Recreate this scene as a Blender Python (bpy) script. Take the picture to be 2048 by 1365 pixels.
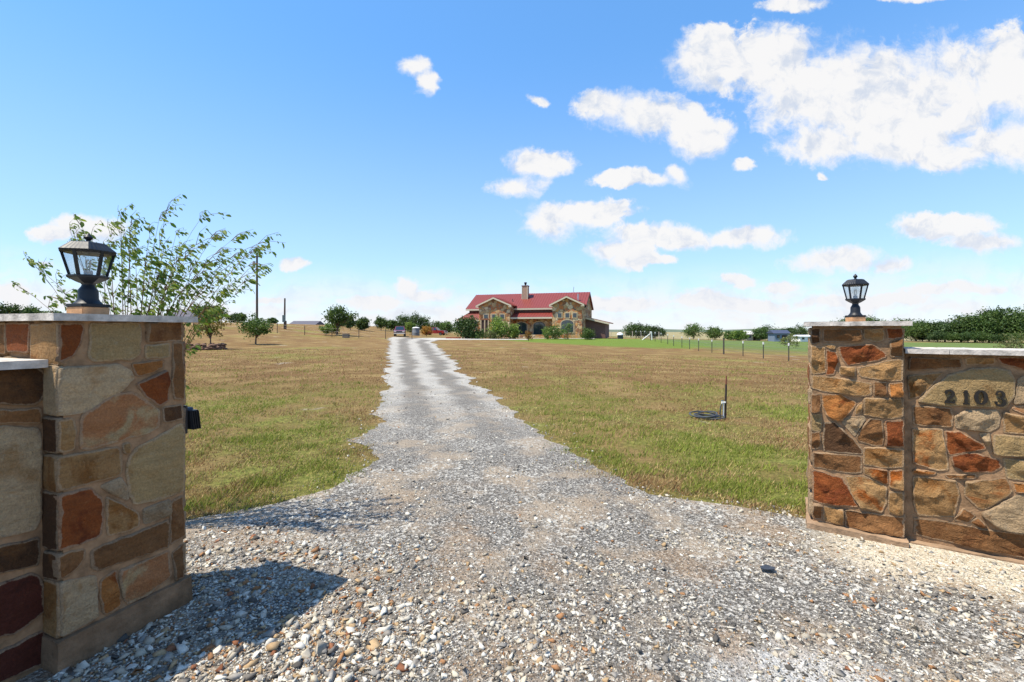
import bpy, bmesh, math, random
import numpy as np
from mathutils import Vector, Matrix, noise as mn

R = math.radians
scene = bpy.context.scene
for o in list(bpy.data.objects):
    bpy.data.objects.remove(o)
C = scene.collection

# ------------------------------------------------------------------ camera
F, CX, HY, EYE = 910.0, 1024.0, 660.0, 1.5      # focal length in photo pixels, principal column, horizon row, eye height
cam_d = bpy.data.cameras.new('camera')
cam = bpy.data.objects.new('camera', cam_d)
C.objects.link(cam)
cam.location = (0, 0, EYE)
cam.rotation_euler = (R(90), 0, 0)
cam_d.sensor_width = 36
cam_d.lens = 36 * F / 2048
cam_d.shift_y = -22.5 / 2048
cam_d.clip_start = 0.05
cam_d.clip_end = 20000
scene.camera = cam

# ------------------------------------------------------------------ sun, sky
SUN_AZ = Vector((-0.965, -0.26)).normalized()     # horizontal direction towards the sun
SUN_EL = R(63)
S = Vector((SUN_AZ.x * math.cos(SUN_EL), SUN_AZ.y * math.cos(SUN_EL), math.sin(SUN_EL)))
sun_d = bpy.data.lights.new('sun', 'SUN')
sun_d.energy = 4.5
sun_d.angle = R(0.53)
sun_d.color = (1.0, 0.925, 0.79)
sun = bpy.data.objects.new('sun', sun_d)
C.objects.link(sun)
sun.rotation_euler = S.to_track_quat('Z', 'Y').to_euler()
sun.location = S * 100

scene.view_settings.view_transform = 'Standard'
scene.view_settings.look = 'None'
scene.view_settings.exposure = 0.68
scene.view_settings.gamma = 1
scene.view_settings.use_curve_mapping = False

world = bpy.data.worlds.new('World')
scene.world = world
world.use_nodes = True
wt = world.node_tree
wt.nodes.clear()


class NT:
    """tiny helper round a node tree"""
    def __init__(self, tree):
        self.t = tree

    def n(self, typ, **kw):
        nd = self.t.nodes.new(typ)
        for k, v in kw.items():
            setattr(nd, k, v)
        return nd

    def put(self, sock, v):
        if hasattr(v, 'is_output') or isinstance(v, bpy.types.NodeSocket):
            self.t.links.new(v, sock)
        elif v is not None:
            sock.default_value = v

    def math(self, op, a, b=None, c=None, clamp=False):
        nd = self.n('ShaderNodeMath', operation=op, use_clamp=clamp)
        self.put(nd.inputs[0], a)
        if b is not None: self.put(nd.inputs[1], b)
        if c is not None: self.put(nd.inputs[2], c)
        return nd.outputs[0]

    def vmath(self, op, a, b=None, c=None, scale=None):
        nd = self.n('ShaderNodeVectorMath', operation=op)
        self.put(nd.inputs[0], a)
        if b is not None: self.put(nd.inputs[1], b)
        if c is not None: self.put(nd.inputs[2], c)
        if scale is not None: self.put(nd.inputs['Scale'], scale)
        return nd.outputs['Value'] if op in ('LENGTH', 'DOT_PRODUCT', 'DISTANCE') else nd.outputs[0]

    def noise(self, vec, scale, detail=4, rough=0.55, color=False, dist=0.0):
        nd = self.n('ShaderNodeTexNoise')
        self.put(nd.inputs['Vector'], vec)
        nd.inputs['Scale'].default_value = scale
        nd.inputs['Detail'].default_value = detail
        nd.inputs['Roughness'].default_value = rough
        nd.inputs['Distortion'].default_value = dist
        return nd.outputs['Color'] if color else nd.outputs['Fac']

    def vor(self, vec, scale, feature='F1', out='Distance', rnd=1.0):
        nd = self.n('ShaderNodeTexVoronoi', feature=feature)
        self.put(nd.inputs['Vector'], vec)
        nd.inputs['Scale'].default_value = scale
        nd.inputs['Randomness'].default_value = rnd
        return nd.outputs[out]

    def smooth(self, v, a, b, lo=0.0, hi=1.0):
        nd = self.n('ShaderNodeMapRange', interpolation_type='SMOOTHSTEP')
        self.put(nd.inputs['Value'], v)
        for i, x in zip((1, 2, 3, 4), (a, b, lo, hi)):
            self.put(nd.inputs[i], x)
        return nd.outputs[0]

    def lin(self, v, a, b, lo=0.0, hi=1.0):
        nd = self.n('ShaderNodeMapRange')
        self.put(nd.inputs['Value'], v)
        for i, x in zip((1, 2, 3, 4), (a, b, lo, hi)):
            self.put(nd.inputs[i], x)
        return nd.outputs[0]

    def mix(self, fac, a, b, blend='MIX'):
        nd = self.n('ShaderNodeMix', data_type='RGBA', blend_type=blend)
        self.put(nd.inputs[0], fac)
        for s, v in ((nd.inputs[6], a), (nd.inputs[7], b)):
            if isinstance(v, (tuple, list)) and len(v) == 3: v = (*v, 1)
            self.put(s, v)
        return nd.outputs[2]

    def ramp(self, fac, stops, interp='LINEAR'):
        nd = self.n('ShaderNodeValToRGB')
        nd.color_ramp.interpolation = interp
        els = nd.color_ramp.elements
        while len(els) < len(stops): els.new(0.5)
        for e, (p, c) in zip(els, stops):
            e.position = p
            e.color = (*c, 1) if len(c) == 3 else c
        self.put(nd.inputs[0], fac)
        return nd.outputs[0]

    def sep(self, v):
        nd = self.n('ShaderNodeSeparateXYZ')
        self.put(nd.inputs[0], v)
        return nd.outputs

    def comb(self, x, y, z):
        nd = self.n('ShaderNodeCombineXYZ')
        for s, v in zip(nd.inputs, (x, y, z)): self.put(s, v)
        return nd.outputs[0]

    def bump(self, h, strength=0.5, dist=0.02, normal=None):
        nd = self.n('ShaderNodeBump')
        self.put(nd.inputs['Height'], h)
        nd.inputs['Strength'].default_value = strength
        nd.inputs['Distance'].default_value = dist
        if normal is not None: self.put(nd.inputs['Normal'], normal)
        return nd.outputs[0]


W = NT(wt)
sky = W.n('ShaderNodeTexSky', sky_type='NISHITA')
sky.sun_disc = False
sky.sun_elevation = SUN_EL
sky.sun_rotation = math.atan2(SUN_AZ.x, SUN_AZ.y)
sky.altitude = 200
sky.air_density = 1.0
sky.dust_density = 0.05
sky.ozone_density = 1.6
dirv = W.n('ShaderNodeTexCoord').outputs['Generated']
dx, dy, dz = W.sep(dirv)
ys = W.math('MAXIMUM', dy, 0.04)
uu = W.math('DIVIDE', dx, ys)
vv = W.math('DIVIDE', dz, ys)
uv = W.comb(uu, vv, 0.0)
warp = W.vmath('SUBTRACT', W.noise(uv, 4.5, 4, 0.55, color=True), (0.5, 0.5, 0.5))
warp2 = W.vmath('SUBTRACT', W.noise(uv, 22.0, 5, 0.6, color=True), (0.5, 0.5, 0.5))
uvw = W.vmath('MULTIPLY_ADD', warp, (0.15, 0.09, 0.0), uv)
uvw = W.vmath('MULTIPLY_ADD', warp2, (0.035, 0.026, 0.0), uvw)
# cumulus of the day: (column, row, half width, half height) in photo pixels, i.e. bearing and elevation
CLOUDS = [(1430, 120, 85, 62), (1545, 130, 130, 84), (1650, 190, 165, 108), (1770, 235, 175, 98), (1880, 170, 155, 98), (2010, 150, 120, 80),
          (2150, 190, 140, 90), (1310, 225, 120, 50), (1215, 210, 75, 32), (1400, 262, 80, 48), (1650, 295, 110, 38), (1850, 300, 190, 36), (2020, 280, 130, 52),
          (838, 128, 34, 22), (862, 158, 18, 36), (1075, 200, 22, 12), (1085, 325, 66, 26), (1035, 372, 56, 24), (1270, 358, 100, 18), (1355, 342, 32, 20),
          (1150, 432, 100, 32), (1110, 455, 60, 32), (1240, 505, 70, 22), (1330, 478, 110, 28), (1490, 474, 100, 20), (1270, 525, 76, 15),
          (1690, 522, 120, 24), (1785, 528, 60, 18), (1470, 558, 34, 20), (1500, 333, 18, 14), (1640, 353, 12, 8), (1890, 460, 95, 32), (1970, 492, 90, 24),
          (590, 527, 30, 16), (190, 455, 80, 26), (110, 466, 50, 20), (30, 582, 60, 32), (830, 568, 42, 24), (745, 605, 90, 20), (870, 588, 80, 18),
          (1260, 606, 130, 24), (1460, 604, 150, 24), (1700, 598, 170, 22), (1920, 580, 150, 16), (560, 596, 50, 11), (1580, 4, 75, 16), (1850, -6, 80, 12),
          (1000, 622, 150, 16), (1560, 566, 44, 14), (100, 527, 24, 9), (-150, 520, 120, 40), (2250, 560, 160, 30)]
rmin = None
for (cx, cy, rx, ry) in CLOUDS:
    u0, v0, ru, rv = (cx - CX) / F, (HY - cy) / F, rx / F, ry / F
    q = W.vmath('LENGTH', W.vmath('MULTIPLY_ADD', uvw, (1 / ru, 1 / rv, 0), (-u0 / ru, -v0 / rv, 0)))
    rmin = q if rmin is None else W.math('SMOOTH_MIN', rmin, q, 0.25)
bil = W.noise(uvw, 11.0, 8, 0.66)
fine = W.noise(uv, 42.0, 6, 0.65)
fld = W.math('MULTIPLY_ADD', W.math('SUBTRACT', bil, 0.5), 1.75, rmin)
fld = W.math('MULTIPLY_ADD', W.math('SUBTRACT', fine, 0.5), 0.6, fld)
soft = W.lin(W.noise(uv, 5.0, 3), 0.36, 0.62, 0.9, 0.25)
bil2 = W.noise(W.vmath('ADD', uvw, (-0.018, 0.024, 0.0)), 11.0, 5, 0.6)
cl = W.smooth(fld, 1.22, soft)
front = W.smooth(dy, 0.05, 0.25)
cl = W.math('MULTIPLY', cl, front)
# the same broken cumulus carries on overhead, beside and behind
zc = W.math('ADD', W.math('MAXIMUM', dz, 0.0), 0.12)
pl = W.comb(W.math('DIVIDE', dx, zc), W.math('DIVIDE', dy, zc), 0.0)
oth = W.smooth(W.noise(pl, 0.9, 8, 0.55), 0.56, 0.66)
inside = W.math('MULTIPLY', W.math('MULTIPLY', W.smooth(W.math('ABSOLUTE', uu), 1.45, 1.25), W.smooth(vv, 1.0, 0.8)), front)
oth = W.math('MULTIPLY', oth, W.math('SUBTRACT', 1.0, inside))
oth = W.math('MULTIPLY', oth, W.smooth(dz, 0.0, 0.05))
cov = W.math('MAXIMUM', cl, oth)
cov = W.math('MULTIPLY', cov, 0.96)
# cloud body: lit tops, blue-grey hollows
rel = W.math('SUBTRACT', bil2, bil)
body = W.mix(W.smooth(rel, -0.20, 0.04), (0.70, 0.76, 0.87), (1.0, 0.985, 0.97))
body = W.mix(W.smooth(dz, 0.22, 0.02, 0, 0.6), body, (0.93, 0.93, 0.97))
bank = W.noise(W.vmath('MULTIPLY', uvw, (1.0, 2.6, 1.0)), 7.0, 7, 0.6)
bank = W.math('MULTIPLY', W.smooth(dz, 0.15, 0.03), W.smooth(bank, 0.36, 0.62, 0.25, 0.88))
hazec = W.math('ADD', W.smooth(dz, 0.10, -0.01, 0.0, 0.35), W.smooth(dz, 0.55, 0.0, 0.0, 0.30))
cov = W.math('MAXIMUM', cov, bank)
skyc = W.vmath('SCALE', sky.outputs[0], scale=0.15)
gam = W.n('ShaderNodeGamma')
W.put(gam.inputs[0], skyc)
gam.inputs[1].default_value = 0.6
hsv = W.n('ShaderNodeHueSaturation')
hsv.inputs['Saturation'].default_value = 1.15
W.put(hsv.inputs['Color'], W.vmath('MULTIPLY', gam.outputs[0], (0.50, 0.685, 0.90)))
bodys = W.vmath('SCALE', body, scale=0.605)
skyh = W.mix(hazec, hsv.outputs[0], (0.60, 0.605, 0.62))
wcol = W.mix(cov, skyh, bodys)
bg = W.n('ShaderNodeBackground')
W.put(bg.inputs[0], wcol)
bg.inputs[1].default_value = 1.0
wo = W.n('ShaderNodeOutputWorld')
wt.links.new(bg.outputs[0], wo.inputs[0])
world.cycles.sampling_method = 'MANUAL'
world.cycles.sample_map_resolution = 512


# ------------------------------------------------------------------ materials
def mat(name):
    m = bpy.data.materials.new(name)
    m.use_nodes = True
    m.node_tree.nodes.clear()
    T = NT(m.node_tree)
    b = T.n('ShaderNodeBsdfPrincipled')
    o = T.n('ShaderNodeOutputMaterial')
    m.node_tree.links.new(b.outputs[0], o.inputs[0])
    T.b = b
    T.o = o
    return m, T


def simple(name, col, rough=0.6, metal=0.0, var=0.15, scale=8.0, bump=0.0, spec=0.4):
    m, T = mat(name)
    v = T.n('ShaderNodeTexCoord').outputs['Object']
    nz = T.noise(v, scale, 5, 0.6)
    k = T.lin(nz, 0.3, 0.7, 1 - var, 1 + var)
    c = T.vmath('SCALE', (*col,), scale=k)
    T.put(T.b.inputs['Base Color'], c)
    T.b.inputs['Roughness'].default_value = rough
    T.b.inputs['Metallic'].default_value = metal
    T.b.inputs['Specular IOR Level'].default_value = spec
    if bump:
        T.put(T.b.inputs['Normal'], T.bump(T.noise(v, scale * 6, 4), bump, 0.01))
    return m


def stone_mat(name, a, b, b2, amount=0.5, rough_bump=0.6):
    """cleft sandstone: main colour, stain colour, pale fleck"""
    m, T = mat(name)
    v = T.n('ShaderNodeTexCoord').outputs['Object']
    rnd = T.n('ShaderNodeObjectInfo').outputs['Random']
    off = T.comb(T.math('MULTIPLY', rnd, 37.0), T.math('MULTIPLY', rnd, 61.0), T.math('MULTIPLY', rnd, 17.0))
    p = T.vmath('ADD', v, off)
    big = T.noise(p, 5.0, 5, 0.6, dist=0.6)
    c = T.mix(T.smooth(big, 0.62 - amount * 0.25, 0.72 - amount * 0.15), a, b)
    mid = T.noise(p, 26.0, 6, 0.65)
    c = T.mix(T.smooth(mid, 0.56, 0.74, 0, 0.55), c, b2)
    eg = T.n('ShaderNodeAttribute', attribute_name='edge').outputs['Fac']
    egm = T.math('MULTIPLY', T.smooth(T.math('ADD', eg, T.math('MULTIPLY', T.math('SUBTRACT', T.noise(p, 34.0, 5, 0.65), 0.5), 1.5)), 0.62, 0.95), 0.62)
    c = T.mix(egm, c, (0.40, 0.30, 0.20))
    pit = T.smooth(T.noise(p, 55.0, 6, 0.75), 0.62, 0.74, 0.0, 0.5)
    c = T.mix(pit, c, T.vmath('SCALE', c, scale=0.42))
    k = T.lin(T.noise(p, 110.0, 6, 0.75), 0.25, 0.75, 0.6, 1.36)
    k2 = T.lin(rnd, 0, 1, 0.86, 1.14)
    streak = T.noise(T.vmath('MULTIPLY', p, (3.0, 3.0, 22.0)), 2.0, 5, 0.6)
    k = T.math('MULTIPLY', T.math('MULTIPLY', k, k2), T.lin(streak, 0.3, 0.7, 0.86, 1.12))
    hs = T.n('ShaderNodeHueSaturation'); hs.inputs['Hue'].default_value = 0.4975; hs.inputs['Saturation'].default_value = 1.1; hs.inputs['Value'].default_value = 0.95
    T.put(hs.inputs['Color'], T.vmath('SCALE', c, scale=k))
    T.put(T.b.inputs['Base Color'], hs.outputs[0])
    T.b.inputs['Roughness'].default_value = 0.85
    T.b.inputs['Specular IOR Level'].default_value = 0.25
    h = T.math('ADD', T.math('MULTIPLY', T.noise(p, 14.0, 8, 0.68, dist=0.8), 1.0), T.math('MULTIPLY', T.noise(p, 90.0, 6, 0.7), 0.3))
    crk = T.vor(T.vmath('MULTIPLY_ADD', T.noise(p, 9.0, 4, color=True), (0.12, 0.12, 0.12), p), 9.0, 'DISTANCE_TO_EDGE')
    h = T.math('ADD', h, T.math('MULTIPLY', T.smooth(crk, 0.0, 0.05), 0.06))
    T.put(T.b.inputs['Normal'], T.bump(h, min(1.0, rough_bump * 1.35), 0.04))
    return m


ST = {
    'tan': stone_mat('stone_tan', (0.33, 0.20, 0.095), (0.23, 0.115, 0.045), (0.42, 0.30, 0.175)),
    'cream': stone_mat('stone_cream', (0.47, 0.35, 0.215), (0.37, 0.24, 0.125), (0.52, 0.43, 0.29), 0.3, 0.6),
    'rust': stone_mat('stone_rust', (0.235, 0.082, 0.034), (0.145, 0.045, 0.02), (0.33, 0.165, 0.075)),
    'orange': stone_mat('stone_orange', (0.36, 0.165, 0.065), (0.26, 0.09, 0.035), (0.42, 0.27, 0.14)),
    'brown': stone_mat('stone_brown', (0.22, 0.115, 0.053), (0.145, 0.068, 0.03), (0.32, 0.20, 0.11)),
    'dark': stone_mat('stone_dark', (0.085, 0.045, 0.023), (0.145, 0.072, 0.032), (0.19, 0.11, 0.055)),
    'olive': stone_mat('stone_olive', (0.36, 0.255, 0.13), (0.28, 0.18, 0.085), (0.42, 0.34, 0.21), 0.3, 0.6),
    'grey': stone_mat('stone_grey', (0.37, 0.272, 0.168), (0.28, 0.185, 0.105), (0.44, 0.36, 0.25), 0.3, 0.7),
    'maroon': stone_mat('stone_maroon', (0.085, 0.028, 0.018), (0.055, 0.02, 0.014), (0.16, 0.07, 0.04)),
    'peach': stone_mat('stone_peach', (0.38, 0.19, 0.095), (0.42, 0.32, 0.18), (0.33, 0.12, 0.05), 0.6),
    'mixrust': stone_mat('stone_tan_rust', (0.345, 0.215, 0.105), (0.27, 0.095, 0.033), (0.42, 0.30, 0.165), 0.75),
}
M = {}
M['mortar'] = simple('mortar', (0.29, 0.175, 0.095), 0.95, var=0.4, scale=14, bump=0.5, spec=0.1)
M['footing'] = simple('footing_mortar', (0.30, 0.20, 0.125), 0.95, var=0.35, scale=9, bump=0.6, spec=0.1)
M['capstone'] = simple('limestone_cap', (0.52, 0.47, 0.415), 0.85, var=0.4, scale=16, bump=0.35, spec=0.2)
M['black'] = simple('black_powder_coat', (0.010, 0.012, 0.016), 0.48, var=0.25, scale=20, spec=0.35)
M['blackplastic'] = simple('black_plastic', (0.02, 0.022, 0.026), 0.35, var=0.2, spec=0.5)
M['wood'] = simple('cedar_block', (0.46, 0.25, 0.12), 0.75, var=0.25, scale=25, bump=0.2)
M['bronze'] = simple('dark_bronze', (0.022, 0.017, 0.013), 0.42, metal=0.3, var=0.3, scale=60, spec=0.5)
M['rustmetal'] = simple('rusty_steel', (0.17, 0.065, 0.035), 0.8, var=0.5, scale=30, spec=0.3)
M['darkpipe'] = simple('dark_painted_steel', (0.035, 0.022, 0.02), 0.6, var=0.4, scale=20)
M['pvc'] = simple('white_pvc', (0.75, 0.75, 0.72), 0.4, var=0.08)
M['hose'] = simple('black_hose', (0.055, 0.06, 0.068), 0.45, var=0.2)
M['bulb'] = simple('bulb_frosted', (0.75, 0.75, 0.72), 0.3, var=0.02)
m, T = mat('lamp_glass')
T.b.inputs['Base Color'].default_value = (0.95, 0.97, 0.98, 1)
T.b.inputs['Roughness'].default_value = 0.02
T.b.inputs['IOR'].default_value = 1.45
gl = T.n('ShaderNodeBsdfTransparent'); gl.inputs[0].default_value = (0.93, 0.95, 0.96, 1)
gg = T.n('ShaderNodeBsdfGlossy'); gg.inputs['Roughness'].default_value = 0.03
mx_f = 0.07
mx = T.n('ShaderNodeMixShader')
mx.inputs[0].default_value = mx_f; T.t.links.new(gl.outputs[0], mx.inputs[1]); T.t.links.new(gg.outputs[0], mx.inputs[2])
T.t.links.new(mx.outputs[0], T.o.inputs[0])
M['glass'] = m


def leaf_mat(name, a, b, trans=0.35):
    m, T = mat(name)
    at = T.n('ShaderNodeAttribute', attribute_name='tint')
    rnd = T.n('ShaderNodeObjectInfo').outputs['Random']
    c = T.mix(at.outputs['Fac'], a, b)
    c = T.vmath('SCALE', c, scale=T.lin(rnd, 0, 1, 0.75, 1.35))
    T.put(T.b.inputs['Base Color'], c)
    T.b.inputs['Roughness'].default_value = 0.55
    T.b.inputs['Specular IOR Level'].default_value = 0.3
    tr = T.n('ShaderNodeBsdfTranslucent')
    T.put(tr.inputs[0], T.vmath('MULTIPLY', c, (1.1, 1.15, 0.6)))
    mx = T.n('ShaderNodeMixShader'); mx.inputs[0].default_value = trans
    T.t.links.new(T.b.outputs[0], mx.inputs[1]); T.t.links.new(tr.outputs[0], mx.inputs[2]); T.t.links.new(mx.outputs[0], T.o.inputs[0])
    return m


M['leaf_dark'] = leaf_mat('foliage_dark', (0.034, 0.066, 0.020), (0.10, 0.155, 0.04), 0.25)
M['leaf_mid'] = leaf_mat('foliage_mid', (0.045, 0.085, 0.022), (0.13, 0.19, 0.045), 0.3)
M['leaf_bright'] = leaf_mat('foliage_bright', (0.07, 0.13, 0.03), (0.22, 0.28, 0.06), 0.35)
M['leaf_sap'] = leaf_mat('foliage_sapling', (0.06, 0.13, 0.022), (0.26, 0.30, 0.06), 0.45)
M['leaf_yellow'] = leaf_mat('foliage_yellowing', (0.08, 0.12, 0.03), (0.36, 0.25, 0.05), 0.35)
M['leaf_orange'] = leaf_mat('foliage_orange', (0.20, 0.13, 0.03), (0.45, 0.19, 0.035), 0.35)
M['leaf_pale'] = leaf_mat('foliage_feathery', (0.10, 0.13, 0.045), (0.25, 0.25, 0.10), 0.35)
M['bark'] = simple('bark', (0.16, 0.11, 0.075), 0.9, var=0.35, scale=12, bump=0.5, spec=0.1)
M['twig'] = simple('twig_bark', (0.17, 0.10, 0.06), 0.85, var=0.3, scale=20, spec=0.1)
M['pole'] = simple('weathered_pole', (0.10, 0.075, 0.06), 0.9, var=0.3, scale=6, spec=0.1)
M['tpost'] = simple('t_post_steel', (0.05, 0.045, 0.04), 0.7, var=0.3, scale=10)
M['white'] = simple('white_paint', (0.78, 0.78, 0.76), 0.5, var=0.06)
M['wire'] = simple('galvanised_wire', (0.25, 0.24, 0.22), 0.5, metal=0.6, var=0.2)


# ------------------------------------------------------------------ helpers
def link(o, parent=None):
    C.objects.link(o)
    if parent is not None:
        o.parent = parent
    return o


def tag(o, label=None, cat=None, group=None, kind=None):
    if label: o['label'] = label
    if cat: o['category'] = cat
    if group: o['group'] = group
    if kind: o['kind'] = kind
    return o


def empty(name, loc, label=None, cat=None, group=None, rz=0.0):
    e = bpy.data.objects.new(name, None)
    e.location = loc
    e.rotation_euler = (0, 0, rz)
    e.empty_display_size = 0.2
    link(e)
    return tag(e, label, cat, group)


def mesh_obj(name, verts, faces, material, parent=None, smooth=False):
    me = bpy.data.meshes.new(name)
    me.from_pydata([tuple(v) for v in verts], [], faces)
    me.update()
    if smooth:
        me.shade_smooth()
    me.materials.append(material)
    return link(bpy.data.objects.new(name, me), parent)


def np_mesh(name, verts, tris, material, colors=None, tint=None, smooth=False):
    """fast triangle mesh from numpy"""
    me = bpy.data.meshes.new(name)
    nv, nt = len(verts), len(tris)
    me.vertices.add(nv)
    me.vertices.foreach_set('co', np.asarray(verts, np.float32).ravel())
    me.loops.add(nt * 3)
    me.loops.foreach_set('vertex_index', np.asarray(tris, np.int32).ravel())
    me.polygons.add(nt)
    me.polygons.foreach_set('loop_start', np.arange(0, nt * 3, 3, dtype=np.int32))
    me.update(calc_edges=True)
    if colors is not None:
        a = me.attributes.new('col', 'FLOAT_COLOR', 'POINT')
        a.data.foreach_set('color', np.c_[colors, np.ones(nv)].astype(np.float32).ravel())
    if tint is not None:
        a = me.attributes.new('tint', 'FLOAT', 'POINT')
        a.data.foreach_set('value', np.asarray(tint, np.float32))
    if smooth:
        me.shade_smooth()
    me.validate()
    me.materials.append(material)
    return me


class MB:
    """collects shapes into one mesh"""
    def __init__(self):
        self.v, self.f = [], []

    def add(self, vs, fs):
        k = len(self.v)
        self.v += [Vector(v) for v in vs]
        self.f += [tuple(i + k for i in f) for f in fs]
        return self

    def box(self, a, b):
        (x0, y0, z0), (x1, y1, z1) = a, b
        vs = [(x0, y0, z0), (x1, y0, z0), (x1, y1, z0), (x0, y1, z0), (x0, y0, z1), (x1, y0, z1), (x1, y1, z1), (x0, y1, z1)]
        return self.add(vs, [(0, 3, 2, 1), (4, 5, 6, 7), (0, 1, 5, 4), (1, 2, 6, 5), (2, 3, 7, 6), (3, 0, 4, 7)])

    def tube(self, pts, rad, n=6, cap=True):
        pts = [Vector(p) for p in pts]
        if not isinstance(rad, (list, tuple)): rad = [rad] * len(pts)
        rings = []
        for i, p in enumerate(pts):
            d = (pts[min(i + 1, len(pts) - 1)] - pts[max(i - 1, 0)])
            d = d.normalized() if d.length > 1e-9 else Vector((0, 0, 1))
            ref = Vector((0, 0, 1)) if abs(d.z) < 0.9 else Vector((1, 0, 0))
            a = d.cross(ref).normalized(); b = d.cross(a).normalized()
            rings.append([p + (a * math.cos(2 * math.pi * k / n) + b * math.sin(2 * math.pi * k / n)) * rad[i] for k in range(n)])
        vs = [v for r in rings for v in r]
        fs = []
        for i in range(len(pts) - 1):
            for k in range(n):
                k2 = (k + 1) % n
                fs.append((i * n + k, i * n + k2, (i + 1) * n + k2, (i + 1) * n + k))
        if cap:
            fs.append(tuple(range(n))[::-1]); fs.append(tuple((len(pts) - 1) * n + k for k in range(n)))
        return self.add(vs, fs)

    def lathe(self, prof, n=24, c=(0, 0, 0), phase=0.0, cap=True):
        """prof: (radius, z) from bottom to top"""
        vs, fs = [], []
        for r, z in prof:
            for k in range(n):
                a = phase + 2 * math.pi * k / n
                vs.append((c[0] + r * math.cos(a), c[1] + r * math.sin(a), c[2] + z))
        for i in range(len(prof) - 1):
            for k in range(n):
                k2 = (k + 1) % n
                fs.append((i * n + k, i * n + k2, (i + 1) * n + k2, (i + 1) * n + k))
        if cap:
            fs.append(tuple(range(n))[::-1]); fs.append(tuple((len(prof) - 1) * n + k for k in range(n)))
        return self.add(vs, fs)

    def prism(self, poly, axis_from, ex, ey, ez, depth):
        """poly in (ex,ey) from axis_from, extruded by depth along ez"""
        o = Vector(axis_from); ex, ey, ez = Vector(ex), Vector(ey), Vector(ez)
        n = len(poly)
        vs = [o + ex * a + ey * b for a, b in poly] + [o + ex * a + ey * b + ez * depth for a, b in poly]
        fs = [tuple(range(n)), tuple(range(2 * n - 1, n - 1, -1))] + [(i, n + i, n + (i + 1) % n, (i + 1) % n) for i in range(n)]
        return self.add(vs, fs)

    def build(self, name, material, parent=None, smooth=False, bevel=0.0, seg=2, fix=True):
        o = mesh_obj(name, self.v, self.f, material, parent)
        if fix or bevel:
            bm = bmesh.new(); bm.from_mesh(o.data)
            bmesh.ops.recalc_face_normals(bm, faces=bm.faces)
            if bevel:
                bmesh.ops.bevel(bm, geom=[e for e in bm.edges if e.is_manifold and e.calc_face_angle(0) > 0.5], offset=bevel, segments=seg, affect='EDGES', clamp_overlap=True)
            bm.to_mesh(o.data); bm.free()
        if smooth:
            o.data.shade_smooth()
            try: o.data.set_sharp_from_angle(angle=R(35))
            except Exception: pass
        return o


def copy_tree(o, parent=None):
    c = o.copy()
    C.objects.link(c)
    if parent is not None: c.parent = parent
    for ch in o.children: copy_tree(ch, c)
    return c


def sstep(a, b, x):
    t = np.clip((np.asarray(x, float) - a) / (b - a), 0, 1)
    return t * t * (3 - 2 * t)


def tz(x, y):
    """height of the land"""
    x = np.asarray(x, float); y = np.asarray(y, float)
    right = -3.2 * (1 - np.exp(-np.maximum(x, 0) / 70.0)) * sstep(4, 28, y)
    pad = sstep(45, 70, y) * (1 - sstep(18, 45, x))
    right = right * (1 - 0.9 * pad)
    left = 2.7 * sstep(-15, -52, x) * sstep(25, 82, y)
    base = 0.12 * sstep(20, 70, y) * (1 - sstep(18, 45, x))
    roll = 0.05 * np.sin(x * 0.21 + 1.3) * np.sin(y * 0.17) * sstep(12, 30, y)
    return right + left + base + roll


def tzs(x, y): return float(tz(x, y))


def at(px, d, dz=0.0):
    """ground point at bearing of photo column px and depth d"""
    x = (px - CX) / F * d
    return Vector((x, d, tzs(x, d) + dz))


def zrow(py, d): return EYE + (HY - py) / F * d


def unproj(px, py, P, n):
    d = Vector(((px - CX) / F, 1.0, (HY - py) / F))
    o = Vector((0, 0, EYE))
    t = (P - o).dot(n) / d.dot(n)
    return o + d * t


# ------------------------------------------------------------------ ground
GL = [(-3.0, -3.6), (2.0, -2.12), (2.6, -2.6), (3.3, -3.0), (3.5, -2.55), (3.9, -2.0), (4.4, -1.72), (5.3, -1.6), (6.1, -2.1), (7.2, -2.15), (9.75, -2.72), (13, -3.55), (17, -4.66), (33, -8.9), (52, -14.0), (68, -18.5), (78, -20.5)]
GR = [(-3.0, 12.6), (3.12, 3.0), (3.5, 2.5), (3.85, 2.0), (4.14, 1.3), (4.55, 0.95), (5.46, 0.70), (6.5, 0.52), (9.1, -0.24), (12, -0.9), (15.2, -1.57), (24, -3.3), (33, -5.1), (52, -9.2), (62, -10.0), (68, -8.0), (78, -8.0)]


def edge(tab, y): return np.interp(y, [a for a, b in tab], [b for a, b in tab])


def n1(v, s):
    return mn.noise(Vector((v, s, 0.37)))


def drive_lr(y):
    j = min(1.0, 0.35 + y / 30)
    l = float(edge(GL, y)); r = float(edge(GR, y))
    if y > 3.2:
        l += (0.25 * n1(y * 1.1, 3.1) + 0.12 * n1(y * 3.7, 7.7) + 0.05 * n1(y * 11.0, 1.7)) * (1 + y / 40)
        r += (0.25 * n1(y * 1.1, 13.1) + 0.12 * n1(y * 3.7, 17.7) + 0.05 * n1(y * 11.0, 11.7)) * (1 + y / 40)
    return l, r


def axis_grid(segs):
    out = []
    for a, b, st in segs:
        out += list(np.arange(a, b, st))
    out.append(segs[-1][1])
    return np.array(out)


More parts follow.
